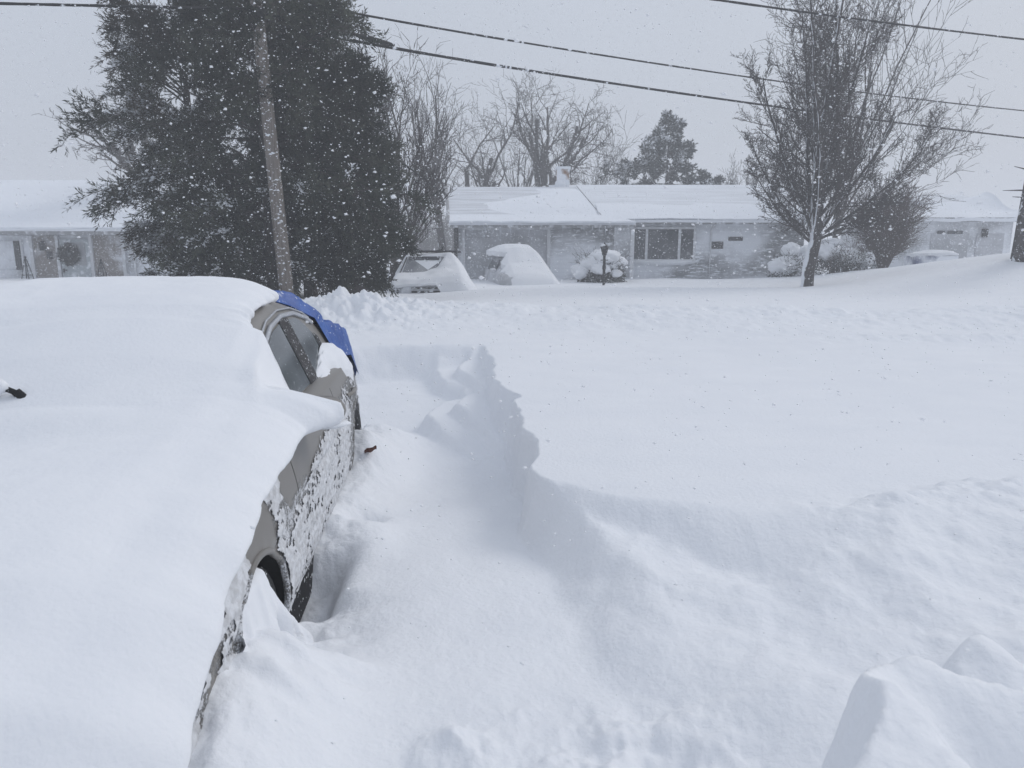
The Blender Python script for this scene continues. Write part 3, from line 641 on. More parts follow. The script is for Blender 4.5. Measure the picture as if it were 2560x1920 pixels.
# ------------------------------------------------------------------ evergreens
def leaflets(P, D, Ln, Wd, rng):
    n = len(P); r = rng.normal(0, 1, (n, 3)); S_ = np.cross(D, r); S_ /= np.linalg.norm(S_, axis=1)[:, None]+1e-9
    Q1 = P+D*(Ln*.5)[:, None]+S_*(Wd*.5)[:, None]; Q2 = P+D*Ln[:, None]; Q3 = P+D*(Ln*.5)[:, None]-S_*(Wd*.5)[:, None]
    V = np.stack([P, Q1, Q2, Q3], 1).reshape(-1, 3); return V, np.arange(4*n).reshape(-1, 4)
def evergreen(label, base, H, prof, nb, seed, m, up=(.35, .0), droop=.3, leaf=(.13, .024), nsub=14, nsp=7, nlf=9, snow=0.0, snoww=1.0, snowz=(0, 99), lean=(0, 0), squash=1.0, bias=None, group=None):
    """prof: (height fraction, radius) pairs; branches leave a tapering trunk and carry feathery sprays"""
    rng = rs(seed); t = thing('evergreen_tree', label, 'tree', base, group); base = np.array(base)
    ph = np.array([p[0] for p in prof]); pr = np.array([p[1] for p in prof])
    f = np.sort(rng.uniform(.03, 1, nb)**.9); az = rng.uniform(0, 2*np.pi, nb)
    Lb = I(f, ph, pr)*rng.uniform(.62, 1.12, nb)*(1+.22*np.sin(az*3+f*9)+.15*np.sin(az*2-f*17))
    if bias is not None: Lb *= 1+bias*np.cos(az-math.pi)*ss((f-.2)/.3)
    up_ = I(f, [0, 1], [up[1], up[0]])*rng.uniform(.3, 1.7, nb)+rng.normal(0, .12, nb)
    org = base+np.stack([lean[0]*f*H, lean[1]*f*H, f*H], 1)
    dirh = np.stack([np.cos(az), np.sin(az)*squash, 0*az], 1)
    def arc(o, dh, L, u, dr, k):
        q = np.linspace(0, 1, k); p = o[:, None]+dh[:, None]*(L[:, None]*q)[..., None]
        p[..., 2] += (u*L)[:, None]*q-(dr*L)[:, None]*q**2.2
        return p
    def along(pts, sv):
        k = pts.shape[1]; x = np.clip(sv, 0, .9999)*(k-1); i = x.astype(int); fr = (x-i)[..., None]; r_ = np.arange(len(pts))[:, None]
        return pts[r_, i]*(1-fr)+pts[r_, i+1]*fr
    pts = arc(org, dirh, Lb, up_, np.full(nb, droop), 6)
    n2_ = nsub; s2 = rng.uniform(.22, 1.0, (nb, n2_))**.8
    o2 = along(pts, s2).reshape(-1, 3); tang = along(pts, np.minimum(1, s2+.08)).reshape(-1, 3)-along(pts, np.maximum(0, s2-.08)).reshape(-1, 3); tang /= np.linalg.norm(tang, axis=1)[:, None]
    lat = np.cross(tang, [0, 0, 1.]); lat /= np.linalg.norm(lat, axis=1)[:, None]+1e-9
    d2 = tang*rng.uniform(.5, 1.1, (len(o2), 1))+lat*rng.uniform(-.9, .9, (len(o2), 1)); d2[:, 2] += rng.normal(.12, .42, len(o2)); d2 /= np.linalg.norm(d2, axis=1)[:, None]
    L2 = (np.repeat(Lb, n2_)*rng.uniform(.20, .42, len(o2))*(1.25-.6*s2.ravel())).clip(.18, .95)
    p2 = arc(o2, d2, L2, np.zeros(len(o2)), np.full(len(o2), droop*.8), 4)
    mb = MB()
    for P_, r0 in ((pts, .026), (p2, .009)):
        k = P_.shape[1]; q = np.linspace(0, 1, k); ra = r0*(1-.85*q)
        mb.add(*prisms(P_[:, :-1].reshape(-1, 3), P_[:, 1:].reshape(-1, 3), np.tile(ra[:-1], len(P_)), np.tile(ra[1:], len(P_)), 4))
    mb.tube(base+np.array([[lean[0]*q*H, lean[1]*q*H, q*H-.2*(q == 0)] for q in (0, .25, .5, .75, .98)]), [.16, .14, .10, .06, .015], 9)
    mb.build('trunk', M['bark'], t, True)
    # sprays along the branchlets
    s3 = rng.uniform(.1, 1.0, (len(o2), nsp))
    SP = along(p2, s3); D = d2[:, None]+rng.normal(0, .42, SP.shape); D[..., 2] -= .12; D /= np.linalg.norm(D, axis=2)[..., None]
    SL = rng.uniform(.10, .30, s3.shape)
    fr = np.linspace(.05, 1, nlf)[None, None]*np.ones(s3.shape+(1,))
    LP = SP[:, :, None]+D[:, :, None]*(SL[..., None]*fr)[..., None]; LP[..., 2] -= .10*fr**2*SL[..., None]
    LD = D[:, :, None]+rng.normal(0, .45, s3.shape+(nlf, 3)); LD /= np.linalg.norm(LD, axis=3)[..., None]
    n = LP.size//3
    V, Fq = leaflets(LP.reshape(-1, 3), LD.reshape(-1, 3), rng.uniform(.6, 1.3, n)*leaf[0], rng.uniform(.7, 1.3, n)*leaf[1], rng)
    link('crown', V, Fq, m, t)
    if snow > 0:
        relh = o2[:, 2]-base[2]; ft = np.repeat(dirh[:, 0]*-.6+dirh[:, 1]*-.5, n2_)
        sel = (rng.uniform(0, 1, len(o2)) < snow*(1+ft)) & (relh > snowz[0]) & (relh < snowz[1]) & (s2.ravel() > .45)
        mb = MB(); bs_ = np.argwhere(sel).ravel(); kq = 46
        sq = rng.uniform(.1, 1, (len(bs_), kq)); Pq = along(p2[bs_], sq)+rng.normal(0, .045, (len(bs_), kq, 3))*snoww; Pq[..., 2] += .05*snoww
        Dq = d2[bs_][:, None]+rng.normal(0, .6, Pq.shape); Dq[..., 2] *= .4; Dq /= np.linalg.norm(Dq, axis=2)[..., None]
        nq = Pq.size//3
        if nq: mb.add(*leaflets(Pq.reshape(-1, 3), Dq.reshape(-1, 3), rng.uniform(.05, .11, nq)*snoww, rng.uniform(.025, .05, nq)*snoww, rng))
        if mb.n: mb.build('snow_load', M['snow'], t, True)['kind'] = 'stuff'
    return t
gr = 'evergreens massed behind the utility pole'
bm = at(682, 14.95); evergreen('tallest dense dark evergreen, broad and rising out of view behind the utility pole', bm, 9.0, [(0, 1.5), (.10, 2.1), (.3, 2.25), (.5, 2.15), (.68, 1.65), (.85, 1.25), (1, .2)], 195, 101, M['fol'], up=(1.0, .1), droop=.38, leaf=(.105, .019), nsub=16, nsp=8, nlf=11, snow=.11, snowz=(0, 2.6), group=gr)
bl = at(500, 16.4); evergreen('left evergreen with snow-laden lower boughs beside the low brown house', bl, 6.1, [(0, 1.35), (.15, 1.3), (.4, 1.05), (.6, 1.1), (.75, 1.35), (.9, 1.0), (1, .3)], 100, 102, M['folbrown'], up=(.85, .05), droop=.36, leaf=(.105, .019), nsub=14, nsp=8, nlf=10, snow=.5, snowz=(0, 5.0), bias=.28, group=gr)
bx = at(772, 16.3); evergreen('tall evergreen close to the right of the utility pole, its rounded top out of view', bx, 7.8, [(0, .9), (.2, 1.15), (.5, 1.15), (.75, 1.05), (.9, .8), (1, .25)], 130, 106, M['fol'], up=(1.1, .2), droop=.38, leaf=(.105, .019), nsub=14, nsp=8, nlf=11, snow=.06, snowz=(0, 3), group=gr)
br = at(888, 15.3); evergreen('slim pointed evergreen at the right end of the dark clump', br, 4.6, [(0, .2), (.10, .35), (.22, .8), (.38, 1.05), (.55, .98), (.75, .75), (1, .2)], 125, 103, M['fol'], up=(1.1, .1), droop=.42, leaf=(.105, .019), nsub=14, nsp=8, nlf=11, snow=.05, snowz=(0, 1.6), group=gr)
bs = at(1660, 41); evergreen('distant spruce with snowy boughs above the ridge of the grey house', bs, 8.4, [(0, 2.0), (.3, 2.8), (.55, 3.0), (.7, 2.1), (.85, 1.05), (1, .12)], 88, 104, M['fol2'], up=(.3, .1), droop=.15, leaf=(.20, .07), nsub=12, nsp=6, nlf=8, snow=.34, snoww=2.0, group='snowy spruces behind the grey house')
bs = at(1764, 42); evergreen('shorter rounded spruce next to the taller snowy one', bs, 5.6, [(0, 1.2), (.4, 1.4), (.7, 1.2), (1, .3)], 44, 105, M['fol2'], up=(.7, .2), droop=.2, leaf=(.20, .06), nsub=11, nsp=6, nlf=8, snow=.2, snoww=2.0, group='snowy spruces behind the grey house')

# far wood, one mass in the blowing snow
rng = rs(303); P0, P1, R0, R1 = [], [], [], []
for k in range(900):
    Yk = rng.uniform(58, 80); pxk = rng.uniform(840, 1240) if k < 300 else rng.uniform(-300, 500)
    b_ = W(pxk, 640, Yk); b_[2] = .3; hk = rng.uniform(3.0, 6.2)*(.8+.3*vnoise(pxk*.012, 0., 5)); d_ = np.array([rng.normal(0, .12), 0, 1]); tip = b_+d_*hk
    P0.append(b_); P1.append(tip); R0.append(.07); R1.append(.015)
    for q in range(9):
        f = rng.uniform(.25, .95); o_ = b_+d_*hk*f; P0.append(o_); P1.append(o_+np.array([rng.normal(0, .8), rng.normal(0, .4), rng.uniform(.3, 1.3)])); R0.append(.03); R1.append(.012)
V, Fq = prisms(P0, P1, R0, R1, 3)
tag(link('distant_wood', V, Fq, M['twig']), 'grey far-off wood behind the houses', 'wood', kind='stuff')

def shrub(name, label, base, rx, rz, seed, nstem, m, snowblobs, ry=None, leafy=None, P=None):
    rng = rs(seed); t = thing(name, label, 'shrub', base); base = np.array(base); ry = ry or rx
    Pp = P or dict(seg=[4, 3, 2], taper=[.4, .5, .6], n=[6, 5], start=[.25, .2], wander=[.1, .15, .2], up=[.04, .03, .02], ang=[35, 40], len=[.5, .5], fall=[.3, .3], rr=[.6, .7], rmin=.006, wind=(0, 0))
    out = [[] for _ in range(7)]
    for k in range(nstem):
        a = rng.uniform(0, 2*np.pi); f = rng.uniform(0, 1)**.5
        d = np.array([math.cos(a)*f*rx, math.sin(a)*f*ry, rz*rng.uniform(.7, 1)])
        L = np.linalg.norm(d)*.8; grow(rng, base+np.array([math.cos(a), math.sin(a), 0])*.08, d, L, .016, 0, Pp, out)
    mb = MB()
    for l in range(4):
        a = out[l]
        if a: mb.add(*prisms(np.array([x[0] for x in a]), np.array([x[1] for x in a]), np.array([x[2] for x in a]), np.array([x[3] for x in a]), 3))
    mb.build('stems', m, t)
    if leafy:
        n, lm, sz = leafy
        th = rng.uniform(0, 2*np.pi, n); cz = rng.uniform(0, 1, n); rad = rng.uniform(.55, 1.05, n)**.6
        Pq = base+np.stack([rx*rad*np.sqrt(1-cz**2*.8)*np.cos(th), ry*rad*np.sqrt(1-cz**2*.8)*np.sin(th), rz*cz*rad], 1)
        D = rng.normal(0, 1, (n, 3)); D /= np.linalg.norm(D, axis=1)[:, None]
        V, Fq = leaflets(Pq, D, np.full(n, sz), np.full(n, sz*.5), rng); link('crown', V, Fq, lm, t)
    for (dx, dy, dz, a, b, c) in snowblobs: MB().blob(base+np.array([dx, dy, dz]), (a, b, c), rng, 30, 20, .025).build('snow_clump', M['snow'], t, True)
    return t
b0 = at(1505, 25.2); shrub('shrub', 'round leafy shrub half capped with snow behind the lamp post', b0, .85, 1.05, 201, 34, M['twig'],
      [(-.38, -.35, .74, .42, .46, .30), (.08, -.35, .98, .46, .46, .26), (.42, -.25, .74, .38, .44, .24), (-.78, -.25, .48, .32, .36, .26), (-.1, -.72, .58, .34, .24, .2), (.42, -.66, .42, .22, .2, .13)], leafy=(3400, M['fol2'], .08))
b0 = at(1975, 25.6); shrub('shrub', 'rounded snow-smothered shrub left of the pear tree trunk', b0, .75, .85, 202, 22, M['twig'],
      [(-.3, -.2, .45, .48, .42, .34), (.25, -.1, .55, .42, .4, .34), (.0, -.1, .95, .3, .3, .28), (.5, -.1, .95, .25, .25, .2)], leafy=(900, M['fol2'], .08))
b0 = at(2105, 25.4); shrub('shrub', 'wide shrub under snow lumps right of the pear tree trunk', b0, 1.2, .95, 203, 40, M['twigbrown'],
      [(-.55, -.1, .78, .5, .4, .26), (.1, -.3, .62, .5, .42, .28), (.65, -.2, .55, .36, .36, .26), (-.3, .2, 1.15, .4, .3, .14)], leafy=(2600, M['fol2'], .075))
b0 = at(2208, 25.8); shrub('shrub', 'tall brown twiggy shrub, dense and bare, between pear tree and right-hand house', b0, 1.0, 2.9, 204, 90, M['twigbrown'], [],
      P=dict(seg=[5, 4, 3], taper=[.4, .5, .6], n=[9, 7], start=[.15, .15], wander=[.08, .12, .16], up=[.05, .04, .03], ang=[28, 34], len=[.4, .5], fall=[.3, .3], rr=[.6, .7], rmin=.007, wind=(0, 0)))
b0 = at(840, 12.9); shrub('shrub', 'small broken evergreen twigs sticking out of the snow by the plough ridge', b0, .5, .42, 205, 12, M['twig'], [], leafy=(260, M['fol'], .07))

# dark trunk at the right edge
b0 = at(2572, 18.0); t = thing('tree', 'thick dark mottled tree trunk standing in front of the right-hand house', 'tree', b0)
pts = b0+np.array([[0, 0, -.3], [.0, 0, .6], [.0, 0, 1.4], [.03, 0, 2.3], [.12, 0, 3.3], [.3, .1, 4.6], [.5, .1, 6.0]])
tk = MB().tube(pts, [.40, .36, .33, .31, .27, .2, .1], 16)
M['trunkr'] = mat('mottled_bark', (.05, .046, .046), .95, col2=(.11, .10, .10), nscale=5, bump=(14, 1.0, .05, (2, 2, .7)), frost=[(7, .58, .64, None)], snowside=((-1, 0, 0), -.1, 3))
tk.build('trunk', M['trunkr'], t, True)
cr = MB()
for (z, dx, dz) in ((2.1, -.55, .22), (1.55, -.5, .05), (1.75, -.75, .0)):
    p = b0+np.array([.05, -.05, z]); cr.tube([p, p+np.array([dx*.5-.1, 0, dz*.6]), p+np.array([dx-.15, .05, dz])], [.03, .02, .006], 5)
cr.build('limb', M['twig'], t)

# ------------------------------------------------------------------ pole, cables, lamp post
pbase = W(712, 690, 13.3); ptop = W(640, 0, 13.3); dirp = (ptop-pbase)/np.linalg.norm(ptop-pbase)
p0 = pbase-dirp*.8; p1 = ptop+dirp*2.2
t = thing('utility_pole', 'weathered grey wooden utility pole in front of the dark evergreens', 'pole', (p0[0], p0[1], p0[2]))
pp = np.array([p0+(p1-p0)*f for f in np.linspace(0, 1, 14)])
MB().tube(pp, np.linspace(.132, .098, 14), 16).build('shaft', M['pole'], t, True)
hw = W(652, 40, 13.18)
MB().blob(hw+np.array([.02, -.06, .02]), (.13, .10, .10), rs(3), 10, 8, .2).box(hw[0]-.16, hw[0]+.18, hw[1]-.1, hw[1]+.02, hw[2]-.09, hw[2]-.05).tube([hw+np.array([.1, -.08, 0]), hw+np.array([.35, -.06, -.03])], .018, 6).build('cable_clamp', M['iron'], t)
cc = W(618, 46, 13.1); co = MB(); an = np.linspace(0, 2*np.pi, 28)
for q in range(7):
    rr_ = .115+.010*q; co.tube([(cc[0]+(rr_+.004*math.sin(5*a+q))*math.cos(a)*.95, cc[1]+.02*q-.06+.012*math.sin(3*a+q), cc[2]+rr_*math.sin(a)) for a in an], .0065, 5)
co.build('cable_coil', M['cable'], t, True)
def cable(name, label, pts, r, n=70, group='overhead cables', bumps=True):
    P = np.array(pts); k = np.linspace(0, 1, len(P)); kk = np.linspace(0, 1, n)
    if len(P) > 2:
        co_ = [np.polyfit(k, P[:, c], min(3, len(P)-1)) for c in range(3)]; Q = np.stack([np.polyval(c, kk) for c in co_], 1)
    else: Q = P[0]+(P[1]-P[0])*kk[:, None]
    rad = r*(1+(.10*vnoise(kk*60, 0*kk, 91) if bumps else 0))
    o = MB().tube(Q, rad, 7).build(name, M['cable'], None, True); return tag(o, label, 'cable', group), Q
RY = [13.2, 16, 19.5, 23, 26.5]
cable('overhead_cable', 'thickest overhead cable, lowest of those running right from the utility pole', [W(655, 42, 13.2), W(965, 110, 15.2), W(1500, 207, 18.6), W(2000, 275, 22.2), W(2570, 345, 26.5), W(2900, 380, 29)], .029)
sp0, sp1 = W(880, 84, 14.62), W(985, 113, 15.35)
tag(MB().tube([sp0, sp0+(sp1-sp0)*.2, sp0+(sp1-sp0)*.5, sp0+(sp1-sp0)*.85, sp1], [.029, .050, .055, .042, .029], 8).build('cable_splice', M['cable'], None, True), 'swollen black splice sleeve on the lowest overhead cable near the evergreens', 'cable splice')
cable('overhead_cable', 'middle overhead cable, just above the thickest one', [W(645, -18, 13.2), W(800, 9, 14.2), W(1300, 108, 17.3), W(1800, 187, 20.6), W(2200, 235, 23.7), W(2570, 275, 26.5), W(2900, 305, 29)], .021)
cable('overhead_cable', 'topmost overhead cable crossing in front of the pear tree', [W(1500, -42, 13), W(1800, 0, 14.4), W(2150, 49, 16.2), W(2560, 98, 18.5), W(2900, 132, 20.5)], .021)
cable('overhead_cable', 'overhead cable running left from the pole above the low brown house', [W(640, 22, 13.2), W(430, 18, 12.2), W(200, 13, 11.2), W(0, 9, 10.4), W(-300, 0, 9.4)], .020)
cable('guy_wire', 'thin wire hanging steeply down into the left evergreen', [W(412, -60, 15.2), W(421, 0, 15.2), W(432, 70, 15.3), W(446, 165, 15.4), W(462, 260, 15.6)], .016, group=None)
cable('service_drop', 'upper snow-dotted service wire running down to the garage gable', [W(900, 330, 17), W(1040, 432, 21), W(1118, 490, 26.3)], .026, group='service wires to the grey house')
cable('service_drop', 'lower thin service wire running down to the garage gable', [W(880, 340, 17), W(1028, 443, 21), W(1114, 505, 26.3)], .015, group='service wires to the grey house')

lpz = at(1511, 23.0); t = thing('lamp_post', 'black lamp post with a lantern in front of the snow-capped shrub', 'lamp post', lpz)
zt = W(1511, 640, 23)[2]; ztop = W(1511, 607, 23)[2]
MB().tube([lpz-np.array([0, 0, .3]), (lpz[0], lpz[1], zt)], .045, 10).tube([(lpz[0], lpz[1], zt-.42), (lpz[0], lpz[1], zt-.30)], .06, 10).build('post', M['iron'], t, True)
MB().tube([(lpz[0]-.12, lpz[1], zt-.13), (lpz[0]+.12, lpz[1], zt-.13)], .014, 6).build('ladder_bar', M['iron'], t)
ln = MB(); c = np.array([lpz[0], lpz[1], zt])
def ring(z, r): return [(c[0]+r*math.cos(a), c[1]+r*math.sin(a), c[2]+z) for a in np.linspace(0, 2*np.pi, 7)]
ln.grid(np.array([ring(.0, .03), ring(.03, .07), ring(.26, .125), ring(.27, .145), ring(.34, .08), ring(.37, .03), ring(.43, .012)]))
lo = ln.build('lantern', M['iron'], t)
MB().blob(c+np.array([-.05, -.02, .33]), (.09, .08, .05), rs(5), 10, 7, .15).build('lantern_snow', M['snow'], lo, True)

# ------------------------------------------------------------------ houses
def siding(mb, x0, x1, y, z0, z1, e=.115, d=.03):
    """lap boards: a real saw-tooth profile facing the street"""
    n = max(1, int(round((z1-z0)/e))); e = (z1-z0)/n; prof = []
    for k in range(n): prof += [(y-d, z0+k*e), (y-.006, z0+(k+1)*e)]
    A = np.array([[(x, a, b) for a, b in prof] for x in (x0, x1)])
    mb.grid(A); mb.box(x0, x1, y, y+.12, z0, z1); return mb
def px2x(px, Y): return W(px, 600, Y)[0]
def zat(py, Y): return W(1280, py, Y)[2]
def roof_grid(x0, x1, y0, y1, z0, z1, nx, ny, amp, seed, over=None):
    Gx = np.linspace(x0, x1, nx); gy = np.linspace(0, 1, ny); A = np.zeros((nx, ny, 3))
    for a, x in enumerate(Gx):
        for b, f in enumerate(gy):
            A[a, b] = (x, y0+(y1-y0)*f, z0+(z1-z0)*f)
    A[..., 2] += amp*fbm(A[..., 0]*.5, A[..., 1]*.7, seed)
    return A
def icicles(parent, xs, y, z, seed):
    rng = rs(seed)
    for x in xs:
        L = rng.uniform(.10, .42); MB().tube([(x, y, z), (x+.005, y, z-L*.5), (x+rng.uniform(-.02, .02), y, z-L)], [.016, .010, .002], 6).build('icicle', M['ice'], parent, True)

# grey house: garage wing and main range
YW, YM = 27.2, 28.6
ze_w = zat(558, YW); ze_m = zat(550, YM-.4); zrd = zat(467, 32.0); zrm = zat(461, 32.4)
xl = px2x(1132, YW); xr = px2x(1588, YW); xrr = px2x(2010, YM)
hs_ = thing('house', 'long low grey house with a garage wing, chimney and picture window across the street', 'house', (xl, YW, .3))
gl, gr_ = px2x(1162, YW+.5), px2x(1368, YW+.5); xs1 = px2x(1535, YW+.5)
siding(MB(), gr_+.12, xs1, YW+.5, .2, ze_w-.05, .16, .04).build('siding', M['sidec'], hs_); siding(MB(), xr+.05, xrr, YM, .2, ze_m-.05, .125).build('siding', M['sidec'], hs_)
for bx_ in [(xl+.05, gl-.08, YW+.45, YW+.7, .2, ze_w-.04), (xs1, xr-.1, YW+.46, YW+.7, .2, ze_w-.05), (xl+.05, xl+.2, YW+.7, 36, .2, ze_w), (xrr-.15, xrr, YM+.15, 36, .2, ze_m), (xl+.2, xrr-.15, 35.8, 36, .2, ze_w)]: MB().box(*bx_).build('wall', M['plaster'], hs_)
gd = MB()
for q in range(5):
    z0 = .15+q*.50; gd.box(gl, gr_, YW+.58, YW+.64, z0, min(z0+.49, ze_w-.22))
gdo = gd.build('garage_door', M['garage'], hs_)
MB().box(gl-.08, gl, YW+.40, YW+.7, .2, ze_w-.05).box(gr_, gr_+.12, YW+.40, YW+.7, .2, ze_w-.05).box(gl, gr_, YW+.40, YW+.7, ze_w-.22, ze_w-.05).build('door_frame', M['white'], hs_)
for bx_ in [(xl+.02, xl+.14, YW+.28, YW+.4, .2, ze_w-.16), (gl-.35, gl-.24, YW+.36, YW+.43, ze_w-.9, ze_w-.1)]: MB().box(*bx_).build('corner_board', M['darktrim'], hs_)
MB().box(xr-.16, xr-.02, YW+.05, YW+.2, .2, ze_w-.14).build('porch_post', M['white'], hs_)
# fascia and soffit
MB().box(xl-.1, xr, YW-.05, YW-.01, ze_w-.16, ze_w+.0).box(xl-.1, xr, YW-.01, YW+.5, ze_w-.10, ze_w-.06).box(xr+.003, xrr+.3, YM-.45, YM-.41, ze_m-.16, ze_m+.0).box(xr+.003, xrr+.3, YM-.41, YM, ze_m-.10, ze_m-.06).build('fascia', M['soffit'], hs_)
# roofs
xk = px2x(1437, 32); xk2 = px2x(1495, 28.4)
xlr = px2x(1119, 32)
rm_ = MB(); yr = 32.0
def rp(x, f, lift=0): return (x, YW-.1+(yr-YW+.1)*f, ze_w+.03+(zrd-ze_w-.03)*f+lift)
A = np.zeros((60, 24, 3))
for a in range(60):
    for b in range(24):
        f = b/23; xL = (xl-.12)+(xlr-xl+.12)*f; xR = (xr-.02)+(xk2-xr+.02)*min(1, f/.16) if f < .16 else xk2+(xk-xk2)*(f-.16)/.84
        A[a, b] = rp(xL+(xR-xL)*a/59, f)
M['roofthin2'] = mat('roof_snow_thin_bright', (.66, .68, .71), .9, spec=.1, col2=(.84, .865, .905), nscale=2.2, lo=.25, hi=.55, stretch=(.22, 5, 5), bump=(3, .4, .03, (.3, 8, 8)))
rf = slab(A, .10); roof = rf.build('roof', M['roofthin'], hs_)
A2 = A[:, :5].copy(); A2[..., 2] += .05+.05*np.abs(fbm(A2[..., 0]*.8, A2[..., 1]*2, 95))-.03*np.linspace(0, 1, 5)[None]*1.2; A2[:, 0, 1] -= .10; A2[:, 0, 2] -= .03
slab(A2, .06).build('roof_snow', M['roofsnow'], roof, True)
A3 = np.zeros((40, 18, 3))
for b in range(18):
    f = .16+.78*b/17; xR = xk2+(xk-xk2)*(f-.16)/.84-.06; xL = xR-1.9-2.6*(1-f)*ss(np.array(f/.4))-.9*float(vnoise(f*5, 0., 77))-.35*float(vnoise(f*17, 0., 78))
    for a in range(40): A3[a, b] = rp(xL+(xR-xL)*a/39, f, .004+.09*float(ss(np.array(a/26))*ss(np.array(b/4))*ss(np.array((17-b)/4))))
slab(A3, .012).build('roof_snow', M['roofsnow'], roof, True)
MB().tube([rp(xk2+.02, .16, .05), rp(xk+.02, 1, .05)], .018, 6).build('rake_board', M['soffit'], roof)
rm2 = roof_grid(px2x(1440, 32)-1.2, xrr+.35, YM-.5, 32.6, ze_m+.0, zrm, 70, 24, .015, 97)
ro2 = slab(rm2, .10).build('roof', M['roofthin2'], hs_)
B2 = rm2[:, :12].copy(); B2[..., 2] += .04+.05*(fbm(B2[..., 0]*.6, B2[..., 1]*1.5, 98)+.3).clip(0)*(1-np.linspace(0, 1, 12))[None]**.5-.06*np.linspace(0, 1, 12)[None]**2; B2 = B2[12:]
slab(B2, .03).build('roof_snow', M['roofsnow'], ro2, True)
MB().prism([(xl-.1, 36.4, ze_w), (xrr+.3, 36.4, ze_w), (xrr+.3, 32.62, zrm-.02), (xlr, 32.62, zrd-.02)], (0, 0, -.1)).build('roof', M['roofthin'], hs_)
MB().prism([(xlr+.25, 32, zrd-.12), (xl+.08, YW+.5, ze_w-.02), (xl+.08, 36, ze_w-.02)], (.12, 0, 0)).build('gable', M['plaster'], hs_)
MB().tube([(xl-.14, YW-.1, ze_w+.05), (xlr-.02, 32, zrd+.05)], .06, 6).build('rake_board', M['soffit'], hs_)
# chimney
cx0, cx1 = px2x(1390, 32.6), px2x(1420, 32.6); czt = zat(424, 32.6)
ch = MB().box(cx0, cx1, 32.3, 33.0, zrd-.3, czt).build('chimney', M['brick'], hs_)
MB().box(cx0-.05, cx1+.05, 32.24, 33.06, czt, czt+.10).build('chimney_cap', M['roofsnow'], ch)
MB().tube([((cx0+cx1)/2, 32.6, czt+.1), ((cx0+cx1)/2, 32.6, czt+.2)], .14, 8).build('flue', M['iron'], ch)
MB().blob(((cx0+cx1)/2-.12, 32.35, zrd+.1), (.26, .2, .22), rs(6), 14, 10, .12).build('chimney_snow', M['roofsnow'], ch, True)
# picture window
wz0, wz1 = zat(648, YM), zat(573, YM); wx = [px2x(p, YM) for p in (1582, 1616, 1698, 1736)]
wf = MB()
for x in wx: wf.box(x-.05, x+.05, YM-.07, YM-.002, wz0, wz1)
wf.box(wx[0]-.05, wx[3]+.05, YM-.075, YM-.003, wz1, wz1+.08).box(wx[0]-.05, wx[3]+.05, YM-.075, YM-.003, wz0-.08, wz0)
wo = wf.build('window', M['white'], hs_)
for a, b in zip(wx[:-1], wx[1:]): MB().box(a+.051, b-.051, YM-.038, YM-.03, wz0+.001, wz1-.001).build('pane', M['winglass'], wo)
MB().blob(((wx[0]+wx[3])/2, YM-.06, wz0-.13), ((wx[3]-wx[0])*.52, .10, .12), rs(7), 26, 10, .06).build('sill_snow', M['snow'], wo, True)
xd = px2x(1776, YM); MB().tube([(xd+.05, YM-.42, ze_m-.12), (xd, YM-.08, ze_m-.4), (xd, YM-.08, .3)], .04, 8).build('downspout', M['white'], hs_, True)
MB().box(px2x(1779, YM), px2x(1808, YM), YM-.05, YM-.035, zat(622, YM), zat(604, YM)).build('vent', M['darktrim'], hs_)
for (a, b, c, d) in ((1820, 1856, 602, 592),): MB().box(px2x(a, YM), px2x(b, YM), YM-.05, YM-.035, zat(c, YM), zat(d, YM)).build('vent', M['darktrim'], hs_)
icicles(hs_, [px2x(p, YW) for p in (1180, 1213, 1250, 1276, 1322, 1406, 1452, 1480, 1497, 1512, 1538, 1543)], YW-.06, ze_w-.12, 71)

# low brown house on the left
YL = 28.5; zel = zat(588, YL); zft = zat(573, YL-.5); zrl = zat(463, 33.5)
x0, x1 = px2x(-260, YL), px2x(420, YL)
hl = thing('house', 'low brown-sided house with a wreathed front door behind the buried car', 'house', (x0, YL, .3))
gz0 = .2
for a_, b_ in ((px2x(62, YL), px2x(128, YL)), (px2x(213, YL), px2x(294, YL)), (x0, px2x(-40, YL))): siding(MB(), a_, b_, YL+.4, gz0, zel, .10).build('siding', M['sidel'], hl)
for bx_ in [(px2x(-40, YL), px2x(62, YL), YL+.42, YL+.6, gz0, zel), (px2x(294, YL), x1, YL+.42, YL+.6, gz0, zel), (px2x(128, YL), px2x(213, YL), YL+.44, YL+.6, gz0, zel), (x1-.15, x1, YL+.6, 38, gz0, zel), (x0, x0+.15, YL+.6, 38, gz0, zel), (x0+.15, x1-.15, 37.8, 38, gz0, zel)]: MB().box(*bx_).build('wall', M['plaster'], hl)
MB().box(x0-.3, x1+.3, YL-.55, YL-.5, zel+.02, zft).box(x0-.3, x1+.3, YL-.5, YL+.6, zel+.0, zel+.03).build('fascia', M['soffit'], hl)
for p in (128, 294, 213, 62):
    MB().box(px2x(p, YL)-.06, px2x(p, YL)+.06, YL+.30, YL+.43, gz0, zel-.003).build('trim_board', M['white'], hl)
dx0, dx1 = px2x(134, YL), px2x(207, YL)
dr = MB().box(dx0, dx1, YL+.34, YL+.40, gz0, zat(598, YL)).build('front_door', M['palegreen'], hl)
MB().box(px2x(146, YL), px2x(198, YL), YL+.325, YL+.335, zat(664, YL), zat(606, YL)).build('door_glass', M['doorglass'], dr)
MB().tube([(dx0+.08, YL+.30, zat(672, YL)), (dx0+.08, YL+.30, zat(682, YL))], .03, 6).tube([(dx0+.06, YL+.30, zat(676, YL)), (dx0+.22, YL+.29, zat(676, YL))], .02, 6).build('handle', M['iron'], dr)
ww = MB().box(px2x(-30, YL), px2x(18, YL), YL+.36, YL+.41, zat(673, YL), zat(602, YL)).build('window', M['plaster'], hl)
